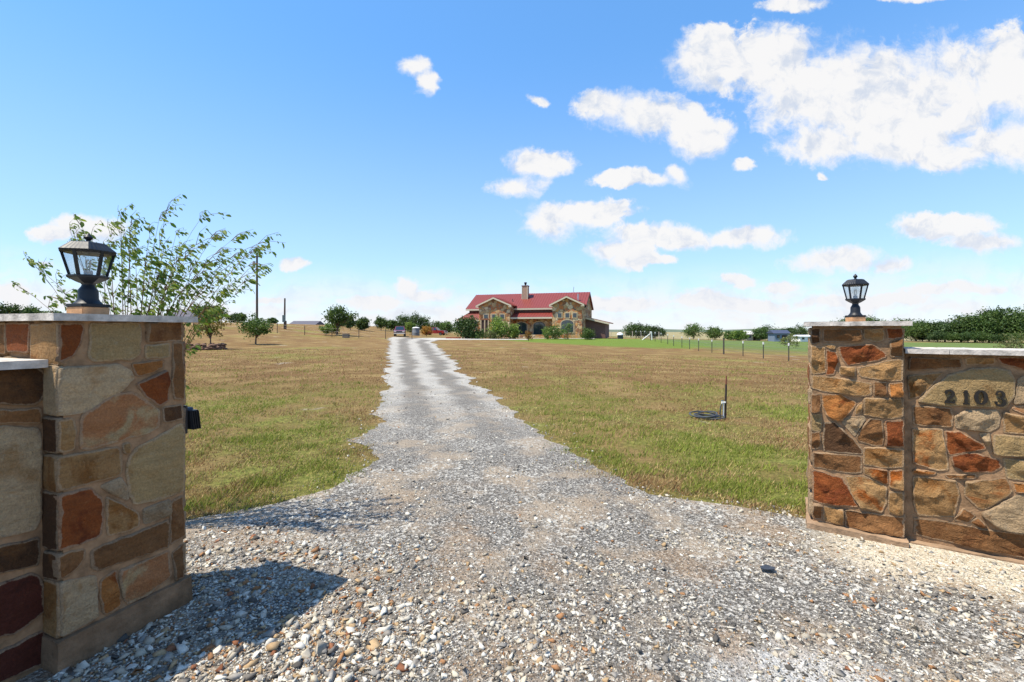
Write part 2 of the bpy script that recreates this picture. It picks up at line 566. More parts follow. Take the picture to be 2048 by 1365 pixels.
gx = axis_grid([(-4000, -600, 400), (-600, -150, 30), (-150, -60, 5), (-60, -14, 2), (-14, 14, 0.7), (14, 60, 2), (60, 200, 6), (200, 600, 40), (600, 4000, 400)])
gy = axis_grid([(-60, -4, 8), (-4, 30, 0.7), (30, 110, 2), (110, 300, 10), (300, 1000, 70), (1000, 6000, 500)])
XX, YY = np.meshgrid(gx, gy)
ZZ = tz(XX, YY)
nx, ny = len(gx), len(gy)
idx = np.arange(nx * ny).reshape(ny, nx)
q = np.stack([idx[:-1, :-1], idx[:-1, 1:], idx[1:, 1:], idx[1:, :-1]], -1).reshape(-1, 4)
tris = np.concatenate([q[:, [0, 1, 2]], q[:, [0, 2, 3]]])

m, T = mat('pasture')
pos = T.n('ShaderNodeNewGeometry').outputs['Position']
px_, py_, pz_ = T.sep(pos)
n_big = T.noise(pos, 0.10, 5, 0.6)
n_mid = T.noise(pos, 0.55, 6, 0.62)
n_str = T.noise(T.vmath('MULTIPLY', pos, (0.35, 1.2, 1.0)), 0.9, 6, 0.65)
n_fin = T.noise(pos, 14.0, 6, 0.7)
n_tuft = T.noise(pos, 60.0, 5, 0.7)
straw = T.mix(T.smooth(n_mid, 0.32, 0.58), (0.29, 0.20, 0.08), (0.195, 0.115, 0.048))
straw = T.mix(T.smooth(n_str, 0.55, 0.75, 0, 0.7), straw, (0.37, 0.275, 0.125))
green = T.mix(T.smooth(n_fin, 0.35, 0.7), (0.15, 0.185, 0.034), (0.29, 0.285, 0.07))
near = T.smooth(py_, 15.0, 6.5)                              # watered verge by the gate
gm = T.math('ADD', T.smooth(n_big, 0.52, 0.66, 0.0, 0.6), T.math('MULTIPLY', T.smooth(n_mid, 0.38, 0.62), T.math('MULTIPLY', near, 0.95)), clamp=True)
gm = T.math('MULTIPLY', gm, T.smooth(n_str, 0.22, 0.6, 0.35, 1.0))
# lawn in front of the house
lx = T.math('MULTIPLY', T.math('SUBTRACT', px_, 13.0), 1 / 15.0)
ly = T.math('MULTIPLY', T.math('SUBTRACT', py_, 62.0), 1 / 13.0)
lr = T.math('ADD', T.math('POWER', T.math('ABSOLUTE', lx), 2.0), T.math('POWER', T.math('ABSOLUTE', ly), 2.0))
lawn = T.smooth(T.math('MULTIPLY_ADD', T.math('SUBTRACT', n_mid, 0.5), 1.4, lr), 1.15, 0.55)
# irrigated field beyond the right-hand fence
fldm = T.math('MULTIPLY', T.smooth(T.math('MULTIPLY_ADD', T.math('SUBTRACT', n_mid, 0.5), 12.0, px_), 20.5, 26.0), T.smooth(T.math('MULTIPLY_ADD', T.math('SUBTRACT', n_mid, 0.5), 14.0, py_), 40.0, 62.0))
fldm = T.math('MULTIPLY', fldm, T.smooth(py_, 168.0, 140.0))
col = T.mix(gm, straw, green)
col = T.mix(T.math('MULTIPLY', lawn, 0.9), col, (0.13, 0.20, 0.03))
col = T.mix(T.math('MULTIPLY', fldm, 0.9), col, T.mix(n_mid, (0.075, 0.14, 0.032), (0.15, 0.20, 0.06)))
farm = T.smooth(py_, 150.0, 190.0)
col = T.mix(farm, col, T.mix(n_big, (0.33, 0.26, 0.15), (0.26, 0.24, 0.11)))
bare = T.smooth(T.noise(pos, 0.42, 4, 0.55), 0.665, 0.72, 0, 0.75)
col = T.mix(bare, col, (0.42, 0.36, 0.29))
k = T.math('MULTIPLY', T.lin(n_fin, 0.25, 0.75, 0.5, 1.4), T.lin(n_tuft, 0.25, 0.75, 0.62, 1.35))
T.put(T.b.inputs['Base Color'], T.vmath('SCALE', col, scale=k))
T.b.inputs['Roughness'].default_value = 0.95
T.b.inputs['Specular IOR Level'].default_value = 0.1
hh = T.math('ADD', T.math('MULTIPLY', n_tuft, 0.5), n_fin)
T.put(T.b.inputs['Normal'], T.bump(hh, 0.9, 0.06))
M['pasture'] = m
me = np_mesh('ground', np.stack([XX.ravel(), YY.ravel(), ZZ.ravel()], 1), tris, m, smooth=True)
ground = link(bpy.data.objects.new('ground', me))
tag(ground, 'dry brown and green mown pasture either side of the drive', 'ground', kind='structure')

# ---- gravel drive
RT = Vector((0.843, -0.538, 0)).normalized()                # right pillar / wall: along the face, towards the camera
RN = Vector((-0.538, -0.843, 0)).normalized()               # its outward normal
R0 = Vector((2.282, 3.472, 0))
R1 = Vector((2.74, 3.18, 0))
LT = Vector((0.342, 0.94, 0)).normalized()                  # left pillar face A: near corner to far corner
LN = Vector((0.94, -0.342, 0)).normalized()
L0 = Vector((-1.977, 1.99, 0))

m, T = mat('gravel_bed')
pos = T.n('ShaderNodeNewGeometry').outputs['Position']
px_, py_, pz_ = T.sep(pos)
cell = T.sep(T.vor(pos, 95.0, out='Color'))[0]
cell2 = T.sep(T.vor(pos, 42.0, out='Color'))[1]
patch = T.noise(pos, 0.8, 6, 0.65)
patch2 = T.noise(T.vmath('ADD', pos, (7.3, 3.1, 0)), 1.5, 6, 0.65)
grey = T.ramp(cell, [(0, (0.056, 0.052, 0.046)), (0.45, (0.138, 0.126, 0.110)), (0.8, (0.255, 0.233, 0.203)), (0.95, (0.50, 0.47, 0.42))], 'LINEAR')
dust = T.mix(T.noise(pos, 9.0, 6, 0.7), (0.25, 0.195, 0.14), (0.38, 0.31, 0.23))
col = T.mix(T.smooth(patch2, 0.47, 0.62, 0, 0.85), grey, dust)
wm = T.smooth(T.math('ADD', cell2, T.math('MULTIPLY', T.math('SUBTRACT', patch, 0.5), 1.7)), 0.84, 0.96, 0, 0.75)
col = T.mix(wm, col, (0.50, 0.475, 0.42))
# powdered limestone on the apron corner nearest the road
ap = T.math('MULTIPLY', T.smooth(T.math('MULTIPLY_ADD', T.math('SUBTRACT', patch, 0.5), 1.2, T.vmath('DISTANCE', pos, (1.15, 1.6, 0.0))), 0.60, 0.30), 0.65)
col = T.mix(ap, col, T.mix(cell, (0.46, 0.45, 0.43), (0.60, 0.59, 0.56)))
# cream chips along the foot of the right wall
wd = T.vmath('DOT_PRODUCT', T.vmath('SUBTRACT', pos, tuple(R1)), tuple(RN))
wx = T.vmath('DOT_PRODUCT', T.vmath('SUBTRACT', pos, tuple(R1)), tuple(RT))
cm = T.math('MULTIPLY', T.smooth(T.math('MULTIPLY_ADD', T.math('SUBTRACT', patch, 0.5), 0.9, wd), 0.72, 0.42), T.smooth(wx, -0.75, -0.15))
col = T.mix(T.math('MULTIPLY', cm, 0.92), col, T.mix(cell, (0.46, 0.38, 0.26), (0.66, 0.60, 0.48)))
far = T.smooth(py_, 10.0, 40.0)
qv = T.math('MULTIPLY_ADD', T.math('SUBTRACT', patch2, 0.5), 0.10, T.n('ShaderNodeAttribute', attribute_name='across').outputs['Fac'])
trk = T.math('MAXIMUM', T.smooth(T.math('ABSOLUTE', T.math('SUBTRACT', qv, 0.30)), 0.17, 0.05), T.smooth(T.math('ABSOLUTE', T.math('SUBTRACT', qv, 0.74)), 0.18, 0.05))
trk = T.math('MULTIPLY', trk, T.smooth(py_, 4.0, 6.5))
drivec = T.mix(trk, T.mix(patch, (0.33, 0.31, 0.28), (0.55, 0.52, 0.46)), T.mix(patch2, (0.135, 0.124, 0.109), (0.225, 0.207, 0.18)))
col = T.mix(T.math('MULTIPLY', T.smooth(py_, 4.0, 14.0), T.lin(cell2, 0, 1, 0.55, 0.9)), col, drivec)
brn = T.math('MULTIPLY', T.smooth(T.noise(T.vmath('ADD', pos, (3.7, 9.2, 0)), 1.3, 6, 0.65), 0.5, 0.64, 0, 0.7), T.smooth(py_, 5.0, 3.2))
col = T.mix(brn, col, T.mix(cell, (0.20, 0.135, 0.085), (0.34, 0.25, 0.165)))
k = T.lin(T.noise(pos, 30.0, 5, 0.7), 0.25, 0.75, 0.75, 1.25)
T.put(T.b.inputs['Base Color'], T.vmath('SCALE', col, scale=k))
T.b.inputs['Roughness'].default_value = 0.95
T.b.inputs['Specular IOR Level'].default_value = 0.15
hh = T.math('ADD', T.vor(pos, 95.0), T.math('MULTIPLY', T.vor(pos, 42.0), 1.6))
hh = T.math('ADD', hh, T.math('MULTIPLY', T.noise(pos, 8.0, 5), 1.5))
T.put(T.b.inputs['Normal'], T.bump(hh, 0.75, 0.012))
M['gravel_bed'] = m

rows = list(np.arange(-3, 12, 0.07)) + list(np.arange(12, 30, 0.2)) + list(np.arange(30, 78.1, 0.6))
NC = 30
vs, fs = [], []
for y in rows:
    l, r = drive_lr(y)
    for k in range(NC + 1):
        x = l + (r - l) * k / NC
        vs.append((x, y, tzs(x, y) + 0.006 + 0.012 * min(1, max(0, (y - 10) / 20))))
for i in range(len(rows) - 1):
    for k in range(NC):
        a = i * (NC + 1) + k
        fs.append((a, a + 1, a + NC + 2, a + NC + 1))
drive = mesh_obj('driveway', vs, fs, M['gravel_bed'], smooth=True)
qa = drive.data.attributes.new('across', 'FLOAT', 'POINT')
qa.data.foreach_set('value', np.tile(np.arange(NC + 1) / NC, len(rows)).astype(np.float32))
tag(drive, 'grey and white gravel drive running from the gate to the house', 'driveway', kind='structure')

# pale turnaround in front of the house
m, T = mat('pale_caliche')
pos = T.n('ShaderNodeNewGeometry').outputs['Position']
c = T.mix(T.noise(pos, 1.2, 7, 0.7), (0.34, 0.31, 0.27), (0.62, 0.59, 0.53))
T.put(T.b.inputs['Base Color'], c)
T.b.inputs['Roughness'].default_value = 0.95
M['caliche'] = m
vs, fs = [], []
xs = np.arange(-12, 2.6, 0.4)
for i, x in enumerate(xs):
    t = (x + 12) / 14.6
    ya = 60.5 + 4.5 * t + 0.5 * n1(x * 0.9, 3.3); yb = 70.0 - 2.2 * t + 0.3 * n1(x * 0.9, 8.3)
    for k in range(9):
        y = ya + (yb - ya) * k / 8
        vs.append((x, y, tzs(x, y) + 0.03))
for i in range(len(xs) - 1):
    for k in range(8):
        a = i * 9 + k
        fs.append((a, a + 9, a + 10, a + 1))
tag(mesh_obj('turnaround', vs, fs, M['caliche'], smooth=True), 'pale caliche turnaround in front of the house', 'driveway', kind='structure')

# far low hills closing the horizon
vs, fs = [], []
for i in range(121):
    a = R(-75 + 150 * i / 120)
    h = -2.0 + 5.0 * (0.5 + 0.5 * n1(i * 0.13, 5.0)) + 2.0 * n1(i * 0.4, 9.0)
    if -16 < i - 60 < 60: h += 2.0
    for d, z in ((900, -6), (1100, h * 0.7), (1300, h)):
        vs.append((math.sin(a) * d, math.cos(a) * d, z))
    vs.append((math.sin(a) * 1800, math.cos(a) * 1800, -20))
for i in range(120):
    for k in range(3):
        a = i * 4 + k
        fs.append((a, a + 4, a + 5, a + 1))
hm = simple('far_hill_scrub', (0.10, 0.125, 0.075), 0.95, var=0.4, scale=0.02)
tag(mesh_obj('hills', vs, fs, hm, smooth=True), 'low scrub-covered rise along the far horizon', 'hills', kind='structure')


# ------------------------------------------------------------------ gate pillars and wing walls
def poly_area(p):
    return 0.5 * sum(p[i][0] * p[(i + 1) % len(p)][1] - p[(i + 1) % len(p)][0] * p[i][1] for i in range(len(p)))


def clean_poly(p, step=0.022, rnd=0.0, seed=0):
    """resample outline evenly, round corners a little, jitter"""
    if poly_area(p) < 0: p = p[::-1]
    pts = []
    n = len(p)
    # chamfer corners
    q = []
    for i in range(n):
        a, b, c = Vector(p[i - 1]), Vector(p[i]), Vector(p[(i + 1) % n])
        la, lc = (a - b).length, (c - b).length
        r = min(0.006, la * 0.25, lc * 0.25)
        q += [b + (a - b).normalized() * r, b + (c - b).normalized() * r]
    n = len(q)
    for i in range(n):
        a, b = q[i], q[(i + 1) % n]
        k = max(1, int(round((b - a).length / step)))
        for j in range(k):
            pts.append(a.lerp(b, j / k))
    if rnd:
        out = []
        for i, v in enumerate(pts):
            out.append(v + Vector((mn.noise(Vector((v.x * 28, v.y * 28, seed))), mn.noise(Vector((v.x * 28, v.y * 28, seed + 9.1))))) * rnd)
        pts = out
    return pts


def stone(poly, frame, parent, material, proud=0.018, rough=0.005, seed=0.0, gap=-0.0035):
    """poly: (u, z) on the face; frame: (origin, along, outward)"""
    O, U, N = frame
    if rough > 0.0041: proud = proud * (0.8 + 0.65 * abs(mn.noise(Vector((seed * 2.3, 0.7, 4.4)))) * 1.6)
    pts = clean_poly(poly, rnd=0.006, seed=seed)
    n = len(pts)
    cen = sum(pts, Vector((0, 0))) / n
    nor = []
    for i in range(n):
        e = pts[(i + 1) % n] - pts[i - 1]
        nn = Vector((-e.y, e.x))
        nor.append(nn.normalized() if nn.length > 1e-9 else Vector((0, 0)))
    size = math.sqrt(abs(poly_area(poly)))
    rings = []
    for ins, h in ((gap, -0.030), (gap, proud * 0.25), (gap + 0.002, proud * 0.72), (gap + 0.006, proud)):
        rings.append([(p + nor[i] * min(ins, size * 0.12), h) for i, p in enumerate(pts)])
    last = [p for p, h in rings[-1]]
    for s in (0.92, 0.83, 0.73, 0.62, 0.5, 0.38, 0.25, 0.12):
        rings.append([(cen + (p - cen) * s, proud) for p in last])
    vs, fs = [], []
    tilt = Vector((mn.noise(Vector((seed, 1.1, 2.2))), mn.noise(Vector((seed, 5.1, 7.2))))) * rough * 1.6
    rq = random.Random(int(seed * 1000) + 17)
    planes = []
    for _ in range(5):
        ang = rq.uniform(0, 6.283)
        sl = rq.uniform(0.5, 2.2) * rough / max(size * 0.5, 0.03)
        planes.append((math.cos(ang) * sl, math.sin(ang) * sl, rq.uniform(0.0, 1.0) * rough))
    def put(p, h, k):
        if h > 0:
            w = 1.0 if h >= proud * 0.99 else 0.35
            a = mn.fractal(Vector((p.x * 11, p.y * 11, seed * 3.7)), 0.8, 2.1, 4) * rough * 1.3
            b = abs(mn.noise(Vector((p.x * 7 + 3, p.y * 9, seed * 1.3)))) * rough * 1.5
            d = p - cen
            fc = min(c3 - d.x * a3 - d.y * b3 for a3, b3, c3 in planes)
            h = h + (a * 0.55 + b * 0.5 + fc + (p - cen).dot(tilt) / max(size, 0.05)) * w
            h = max(h, 0.004)
        w3 = O + U * p.x + Vector((0, 0, p.y)) + N * h
        vs.append(w3 - parent.location)
    for k, rg in enumerate(rings):
        for p, h in rg: put(p, h, k)
    put(cen, proud, 99)
    for k in range(len(rings) - 1):
        for i in range(n):
            j = (i + 1) % n
            fs.append((k * n + i, k * n + j, (k + 1) * n + j, (k + 1) * n + i))
    k = len(rings) - 1
    for i in range(n):
        fs.append((k * n + i, k * n + (i + 1) % n, len(vs) - 1))
    o = mesh_obj('stone', vs, fs, material, parent, smooth=True)
    ea = o.data.attributes.new('edge', 'FLOAT', 'POINT')
    ev = [1.0] * (n * 4) + [0.45] * n
    ea.data.foreach_set('value', np.array(ev + [0.0] * (len(vs) - len(ev)), np.float32))
    if U.cross(Vector((0, 0, 1))).dot(N) < 0:
        o.data.flip_normals()
    return o


def frame_box(name, O, U, N, u0, u1, d0, d1, z0, z1, material, parent, bevel=0.0, rough=0.0):
    """box in a face frame: along u, from depth d0 to d1 outward, height z0..z1"""
    b = MB()
    cs = [O + U * u + N * d + Vector((0, 0, z)) - parent.location for z in (z0, z1) for (u, d) in ((u0, d0), (u1, d0), (u1, d1), (u0, d1))]
    b.add(cs, [(0, 1, 2, 3), (4, 5, 6, 7), (0, 1, 5, 4), (1, 2, 6, 5), (2, 3, 7, 6), (3, 0, 4, 7)])
    return b.build(name, material, parent, bevel=bevel)


def rough_slab(name, O, U, N, u0, u1, d0, d1, z0, z1, material, parent, amp=0.004, step=0.03, seed=0.0):
    """slab with sawn-but-worn uneven edges"""
    o = frame_box(name, O, U, N, u0, u1, d0, d1, z0, z1, material, parent)
    bm = bmesh.new(); bm.from_mesh(o.data)
    for _ in range(6):
        es = [e for e in bm.edges if e.calc_length() > step * 2 and e.calc_length() > 0.05]
        if not es: break
        bmesh.ops.subdivide_edges(bm, edges=es, cuts=1, use_grid_fill=True)
    for v in bm.verts:
        p = v.co * 14
        v.co += Vector((mn.noise(p + Vector((seed, 0, 0))), mn.noise(p + Vector((0, seed + 5, 0))), mn.noise(p + Vector((0, 0, seed + 9))) * 0.6)) * amp
    bmesh.ops.triangulate(bm, faces=[f for f in bm.faces if len(f.verts) > 4])
    bm.to_mesh(o.data); bm.free()
    return o


def random_face(frame, u0, u1, z0, z1, parent, rng, proud=0.018, rough=0.006, hmin=0.10, hmax=0.22, keep=None):
    """coursed rubble for the sides the photograph sees little of"""
    keys = ['tan', 'cream', 'rust', 'orange', 'brown', 'brown', 'olive', 'grey', 'mixrust', 'tan', 'dark']
    z = z0
    while z < z1 - 0.04:
        h = min(rng.uniform(hmin, hmax), z1 - z)
        if z1 - z - h < 0.06: h = z1 - z
        u = u0
        while u < u1 - 0.03:
            w = min(rng.uniform(0.12, 0.34), u1 - u)
            if u1 - u - w < 0.07: w = u1 - u
            j = lambda: rng.uniform(-0.012, 0.012)
            g = 0.008
            poly = [(u + g, z + g + abs(j())), (u + w / 2, z + g + abs(j())), (u + w - g, z + g + abs(j())), (u + w - g - abs(j()), z + h / 2), (u + w - g, z + h - g - abs(j())), (u + w / 2, z + h - g - abs(j())), (u + g, z + h - g - abs(j())), (u + g + abs(j()), z + h / 2)]
            if keep is None or keep(u, u + w, z, z + h):
                stone(poly, frame, parent, ST[rng.choice(keys)], proud, rough, rng.uniform(0, 90))
            u += w
        z += h


def traced(table, zx, zy, frame, parent, proud, rough, seed, smooth_at=()):
    """stone outlines measured on the photograph, laid on the real face"""
    O, U, N = frame
    for i, (key, pts) in enumerate(table):
        poly = []
        for (a, b) in pts:
            p = unproj(zx(a), zy(b), O, N)
            poly.append(((p - O).dot(U), max(p.z, 0.0)))
        stone(poly, frame, parent, ST[key], proud, 0.004 if i in smooth_at else rough, seed + i * 1.37)


PW = 0.54                                                    # pillar side
CAPZ0, CAPZ1, WALLZ = 1.540, 1.572, 1.335
rng = random.Random(5)

# ---- left pillar
LB = -LT                                                     # face B looks back at the road
lp = empty('gate_pillar', tuple(L0 + LT * PW / 2 - LN * PW / 2), 'large square stone gate pillar with the shaded face, left of the drive', 'pillar', 'stone gate pillars')
frame_box('mortar_core', L0, LT, LN, 0.012, PW - 0.012, -PW + 0.012, -0.012 + 0.012, 0.0, CAPZ0, M['mortar'], lp)
rough_slab('plinth', L0, LT, LN, -0.018, PW + 0.018, -PW - 0.018, 0.026, -0.05, 0.145, simple('plinth_mortar', (0.19, 0.118, 0.068), 0.95, var=0.5, scale=7, bump=0.8, spec=0.1), lp, 0.006, seed=2.0)
zxL = lambda a: a / 1.7835
zyL = lambda b: 600 + b / 1.7844
FA = (L0, LT, LN)
LEFT_A = [
    ('rust', [(212, 85), (295, 85), (300, 105), (280, 170), (255, 205), (235, 215), (212, 222)]),
    ('olive', [(320, 85), (495, 82), (502, 105), (498, 195), (470, 215), (335, 218), (318, 205)]),
    ('brown', [(520, 82), (648, 78), (648, 145), (520, 153)]),
    ('olive', [(518, 163), (603, 158), (603, 205), (518, 208)]),
    ('brown', [(615, 155), (650, 150), (650, 355), (620, 355), (612, 290)]),
    ('cream', [(212, 243), (420, 230), (465, 255), (478, 278), (440, 320), (330, 395), (250, 412), (210, 412), (208, 380), (210, 300)]),
    ('orange', [(465, 230), (585, 215), (582, 240), (500, 275), (486, 268)]),
    ('rust', [(485, 300), (590, 252), (600, 285), (600, 360), (572, 378), (520, 345)]),
    ('peach', [(290, 415), (400, 340), (470, 330), (568, 395), (568, 450), (530, 475), (320, 532), (287, 530), (285, 470)]),
    ('dark', [(582, 385), (648, 373), (650, 425), (585, 438)]),
    ('tan', [(212, 430), (262, 425), (270, 470), (262, 535), (212, 545)]),
    ('tan', [(208, 562), (418, 525), (432, 545), (428, 625), (215, 682), (208, 675)]),
    ('tan', [(440, 515), (464, 510), (458, 548), (440, 553)]),
    ('olive', [(455, 575), (480, 533), (648, 440), (655, 470), (655, 680), (600, 705), (480, 730), (460, 690), (450, 620)]),
    ('grey', [(355, 665), (432, 632), (455, 680), (457, 715), (420, 700)]),
    ('rust', [(210, 695), (325, 672), (368, 725), (360, 840), (330, 858), (212, 892)]),
    ('tan', [(378, 705), (495, 760), (495, 805), (470, 820), (390, 842), (382, 830)]),
    ('grey', [(510, 745), (605, 712), (607, 770), (515, 800)]),
    ('brown', [(612, 720), (650, 698), (655, 840), (608, 872), (606, 800)]),
    ('brown', [(322, 895), (600, 785), (602, 880), (350, 965), (325, 955)]),
    ('brown', [(208, 912), (300, 890), (302, 920), (270, 960), (215, 995), (208, 990)]),
    ('brown', [(612, 905), (652, 870), (655, 990), (625, 1000)]),
    ('cream', [(214, 1008), (340, 985), (348, 1130), (220, 1203)]),
    ('orange', [(358, 1000), (408, 965), (432, 1085), (415, 1105), (370, 1125), (358, 1070)]),
    ('peach', [(425, 965), (545, 920), (600, 895), (608, 985), (530, 1050), (448, 1088), (425, 1010)]),
]
traced(LEFT_A, zxL, zyL, FA, lp, 0.011, 0.009, 1.0)
# face B: the quoins turn the corner, upper stones show above the wing wall
FB = (L0, -LN, LB)
ZB = lambda b: EYE - (zyL(b) - HY) / F * 2.0
for key, za, zb, w in (('tan', 232, 84, 0.21), ('cream', 412, 236, 0.2), ('dark', 546, 420, 0.16), ('tan', 684, 556, 0.24), ('dark', 892, 688, 0.2), ('dark', 1000, 904, 0.16), ('tan', 1200, 1006, 0.22)):
    stone([(0.002, ZB(za)), (w, ZB(za) + 0.004), (w - 0.005, ZB(zb) - 0.004), (0.002, ZB(zb))], FB, lp, ST[key], 0.011, 0.003, za * 0.01)
stone([(0.225, ZB(190)), (0.40, ZB(192)), (0.405, ZB(84)), (0.223, ZB(84))], FB, lp, ST['rust'], 0.011, 0.003, 4.4)
stone([(0.415, ZB(200)), (0.535, ZB(200)), (0.535, ZB(84)), (0.42, ZB(84))], FB, lp, ST['brown'], 0.011, 0.003, 4.9)
random_face(FB, 0.255, PW, 0.15, ZB(205), lp, rng, 0.011, 0.003)
random_face((L0 + LT * PW, -LN, LT), 0.0, PW, 0.15, CAPZ0 - 0.01, lp, rng, 0.011, 0.003)
random_face((L0 - LN * PW, LT, -LN), 0.0, PW, 0.15, CAPZ0 - 0.01, lp, rng, 0.011, 0.003)
rough_slab('capstone', L0, LT, LN, -0.04, PW + 0.04, -PW - 0.04, 0.042, CAPZ0, CAPZ1, M['capstone'], lp, 0.0025, seed=7.0)

# ---- left wing wall
REC, WT_, LLEN = 0.105, 0.30, 1.5
lwO = L0 - LN * REC
lw = empty('wing_wall', tuple(lwO + LB * LLEN / 2), 'low stone wing wall in shade running off the left frame edge', 'wall', 'stone wing walls')
frame_box('mortar_core', lwO, LB, LN, -0.03, LLEN, -WT_, 0.0, 0.0, WALLZ, M['mortar'], lw)
FW = (lwO, LB, LN)
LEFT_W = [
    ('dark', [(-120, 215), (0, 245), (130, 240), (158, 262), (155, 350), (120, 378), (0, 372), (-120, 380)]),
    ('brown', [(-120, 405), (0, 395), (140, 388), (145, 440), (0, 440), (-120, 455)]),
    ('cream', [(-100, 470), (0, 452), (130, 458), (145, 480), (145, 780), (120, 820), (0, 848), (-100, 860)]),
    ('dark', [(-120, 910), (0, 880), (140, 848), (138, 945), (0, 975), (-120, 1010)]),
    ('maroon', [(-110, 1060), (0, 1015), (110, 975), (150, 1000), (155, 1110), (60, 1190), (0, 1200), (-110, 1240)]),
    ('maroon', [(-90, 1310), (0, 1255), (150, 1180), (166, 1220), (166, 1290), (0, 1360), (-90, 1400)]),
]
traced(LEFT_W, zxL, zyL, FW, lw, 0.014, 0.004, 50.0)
random_face(FW, 0.27, LLEN, 0.0, WALLZ - 0.015, lw, rng, 0.014, 0.004)
random_face((lwO - LN * WT_, LB, -LN), 0.015, LLEN, 0.0, WALLZ - 0.015, lw, rng, 0.014, 0.004)
for k, (u0, u1) in enumerate(((0.014, 0.42), (0.423, 0.93), (0.933, LLEN + 0.03))):
    rough_slab('capstone', lwO, LB, LN, u0, u1, -WT_ - 0.03, 0.05 + 0.002 * k, WALLZ, WALLZ + 0.034, M['capstone'], lw, 0.003, seed=3.0 + k)

# ---- right pillar
RBK = -RN
zxR = lambda a: 1580 + a / 2.2756
zyR = lambda b: 530 + b / 2.275
rp = empty('gate_pillar', tuple(R0 + RT * PW / 2 - RN * PW / 2), 'sunlit square stone gate pillar with rust and tan stones, right of the drive', 'pillar', 'stone gate pillars')
frame_box('mortar_core', R0, RT, RN, 0.012, PW - 0.012, -PW + 0.012, 0.0, 0.0, CAPZ0 - 0.012, M['mortar'], rp)
rough_slab('footing', R0, RT, RN, -0.03, PW + 0.02, -PW - 0.02, 0.075, -0.06, 0.045, M['footing'], rp, 0.012, seed=5.0)
FR = (R0, RT, RN)
RIGHT_P = [
    ('dark', [(97, 292), (138, 290), (135, 355), (97, 360)]),
    ('brown', [(152, 293), (325, 292), (328, 348), (152, 350)]),
    ('tan', [(335, 292), (425, 288), (427, 345), (400, 352), (335, 335)]),
    ('rust', [(440, 290), (513, 288), (513, 332), (445, 338)]),
    ('brown', [(458, 345), (512, 337), (512, 420), (455, 420)]),
    ('tan', [(97, 370), (160, 376), (163, 490), (110, 498), (97, 490)]),
    ('rust', [(167, 388), (212, 398), (220, 440), (200, 500), (167, 502)]),
    ('rust', [(220, 372), (370, 362), (430, 395), (440, 418), (400, 435), (260, 458), (235, 430)]),
    ('tan', [(305, 472), (470, 432), (512, 432), (512, 525), (460, 530), (320, 508)]),
    ('tan', [(228, 462), (295, 465), (298, 508), (228, 500)]),
    ('tan', [(150, 362), (208, 368), (205, 386), (175, 378)]),
    ('tan', [(98, 505), (200, 512), (370, 540), (372, 590), (330, 600), (150, 575), (98, 560)]),
    ('brown', [(382, 532), (440, 534), (440, 595), (382, 600)]),
    ('orange', [(450, 540), (515, 538), (515, 600), (455, 602)]),
    ('brown', [(97, 592), (140, 588), (138, 668), (97, 672)]),
    ('orange', [(150, 592), (230, 588), (300, 625), (296, 645), (240, 706), (215, 710), (165, 685), (148, 640)]),
    ('tan', [(335, 612), (345, 605), (512, 610), (515, 690), (460, 701), (335, 682)]),
    ('tan', [(303, 645), (328, 625), (325, 672), (297, 684)]),
    ('olive', [(97, 680), (145, 680), (142, 755), (97, 755)]),
    ('grey', [(237, 717), (265, 692), (340, 690), (342, 703), (295, 780), (285, 770)]),
    ('brown', [(340, 722), (365, 700), (420, 703), (425, 822), (390, 826), (304, 797), (306, 777)]),
    ('rust', [(435, 712), (515, 708), (515, 828), (435, 823)]),
    ('brown', [(97, 765), (138, 762), (136, 834), (97, 836)]),
    ('dark', [(155, 720), (200, 714), (290, 794), (330, 842), (328, 862), (155, 850), (150, 800)]),
    ('tan', [(335, 834), (400, 829), (515, 842), (515, 920), (420, 925), (335, 907)]),
    ('brown', [(103, 850), (325, 874), (328, 943), (290, 950), (105, 920)]),
    ('mixrust', [(337, 922), (445, 934), (447, 995), (430, 998), (337, 950)]),
    ('mixrust', [(455, 937), (515, 934), (515, 1025), (452, 1010)]),
    ('rust', [(105, 932), (235, 967), (270, 1022), (310, 1103), (140, 1083), (105, 1073)]),
    ('mixrust', [(250, 963), (340, 960), (440, 1012), (440, 1080), (420, 1126), (322, 1103), (277, 1040)]),
    ('tan', [(450, 1032), (515, 1037), (515, 1138), (452, 1130), (447, 1100)]),
    ('brown', [(105, 1084), (148, 1092), (145, 1158), (105, 1150)]),
    ('tan', [(154, 1100), (242, 1110), (240, 1185), (154, 1165)]),
    ('brown', [(250, 1114), (518, 1152), (518, 1238), (252, 1190)]),
]
traced(RIGHT_P, zxR, zyR, FR, rp, 0.018, 0.025, 100.0)
random_face((R0, RBK, -RT), 0.0, PW, 0.06, CAPZ0 - 0.02, rp, rng, 0.014, 0.006)
random_face((R0 - RN * PW, RT, -RN), 0.0, PW, 0.06, CAPZ0 - 0.02, rp, rng, 0.016, 0.007)
random_face((R0 + RT * PW, RBK, RT), 0.0, PW, 0.06, CAPZ0 - 0.02, rp, rng, 0.012, 0.006)
for k, (u0, u1) in enumerate(((-0.045, 0.232), (0.235, PW + 0.04))):
    rough_slab('capstone', R0, RT, RN, u0, u1, -PW - 0.04, 0.062 - 0.003 * k, CAPZ0 - 0.012, CAPZ1 - 0.012, M['capstone'], rp, 0.004, seed=11.0 + k)

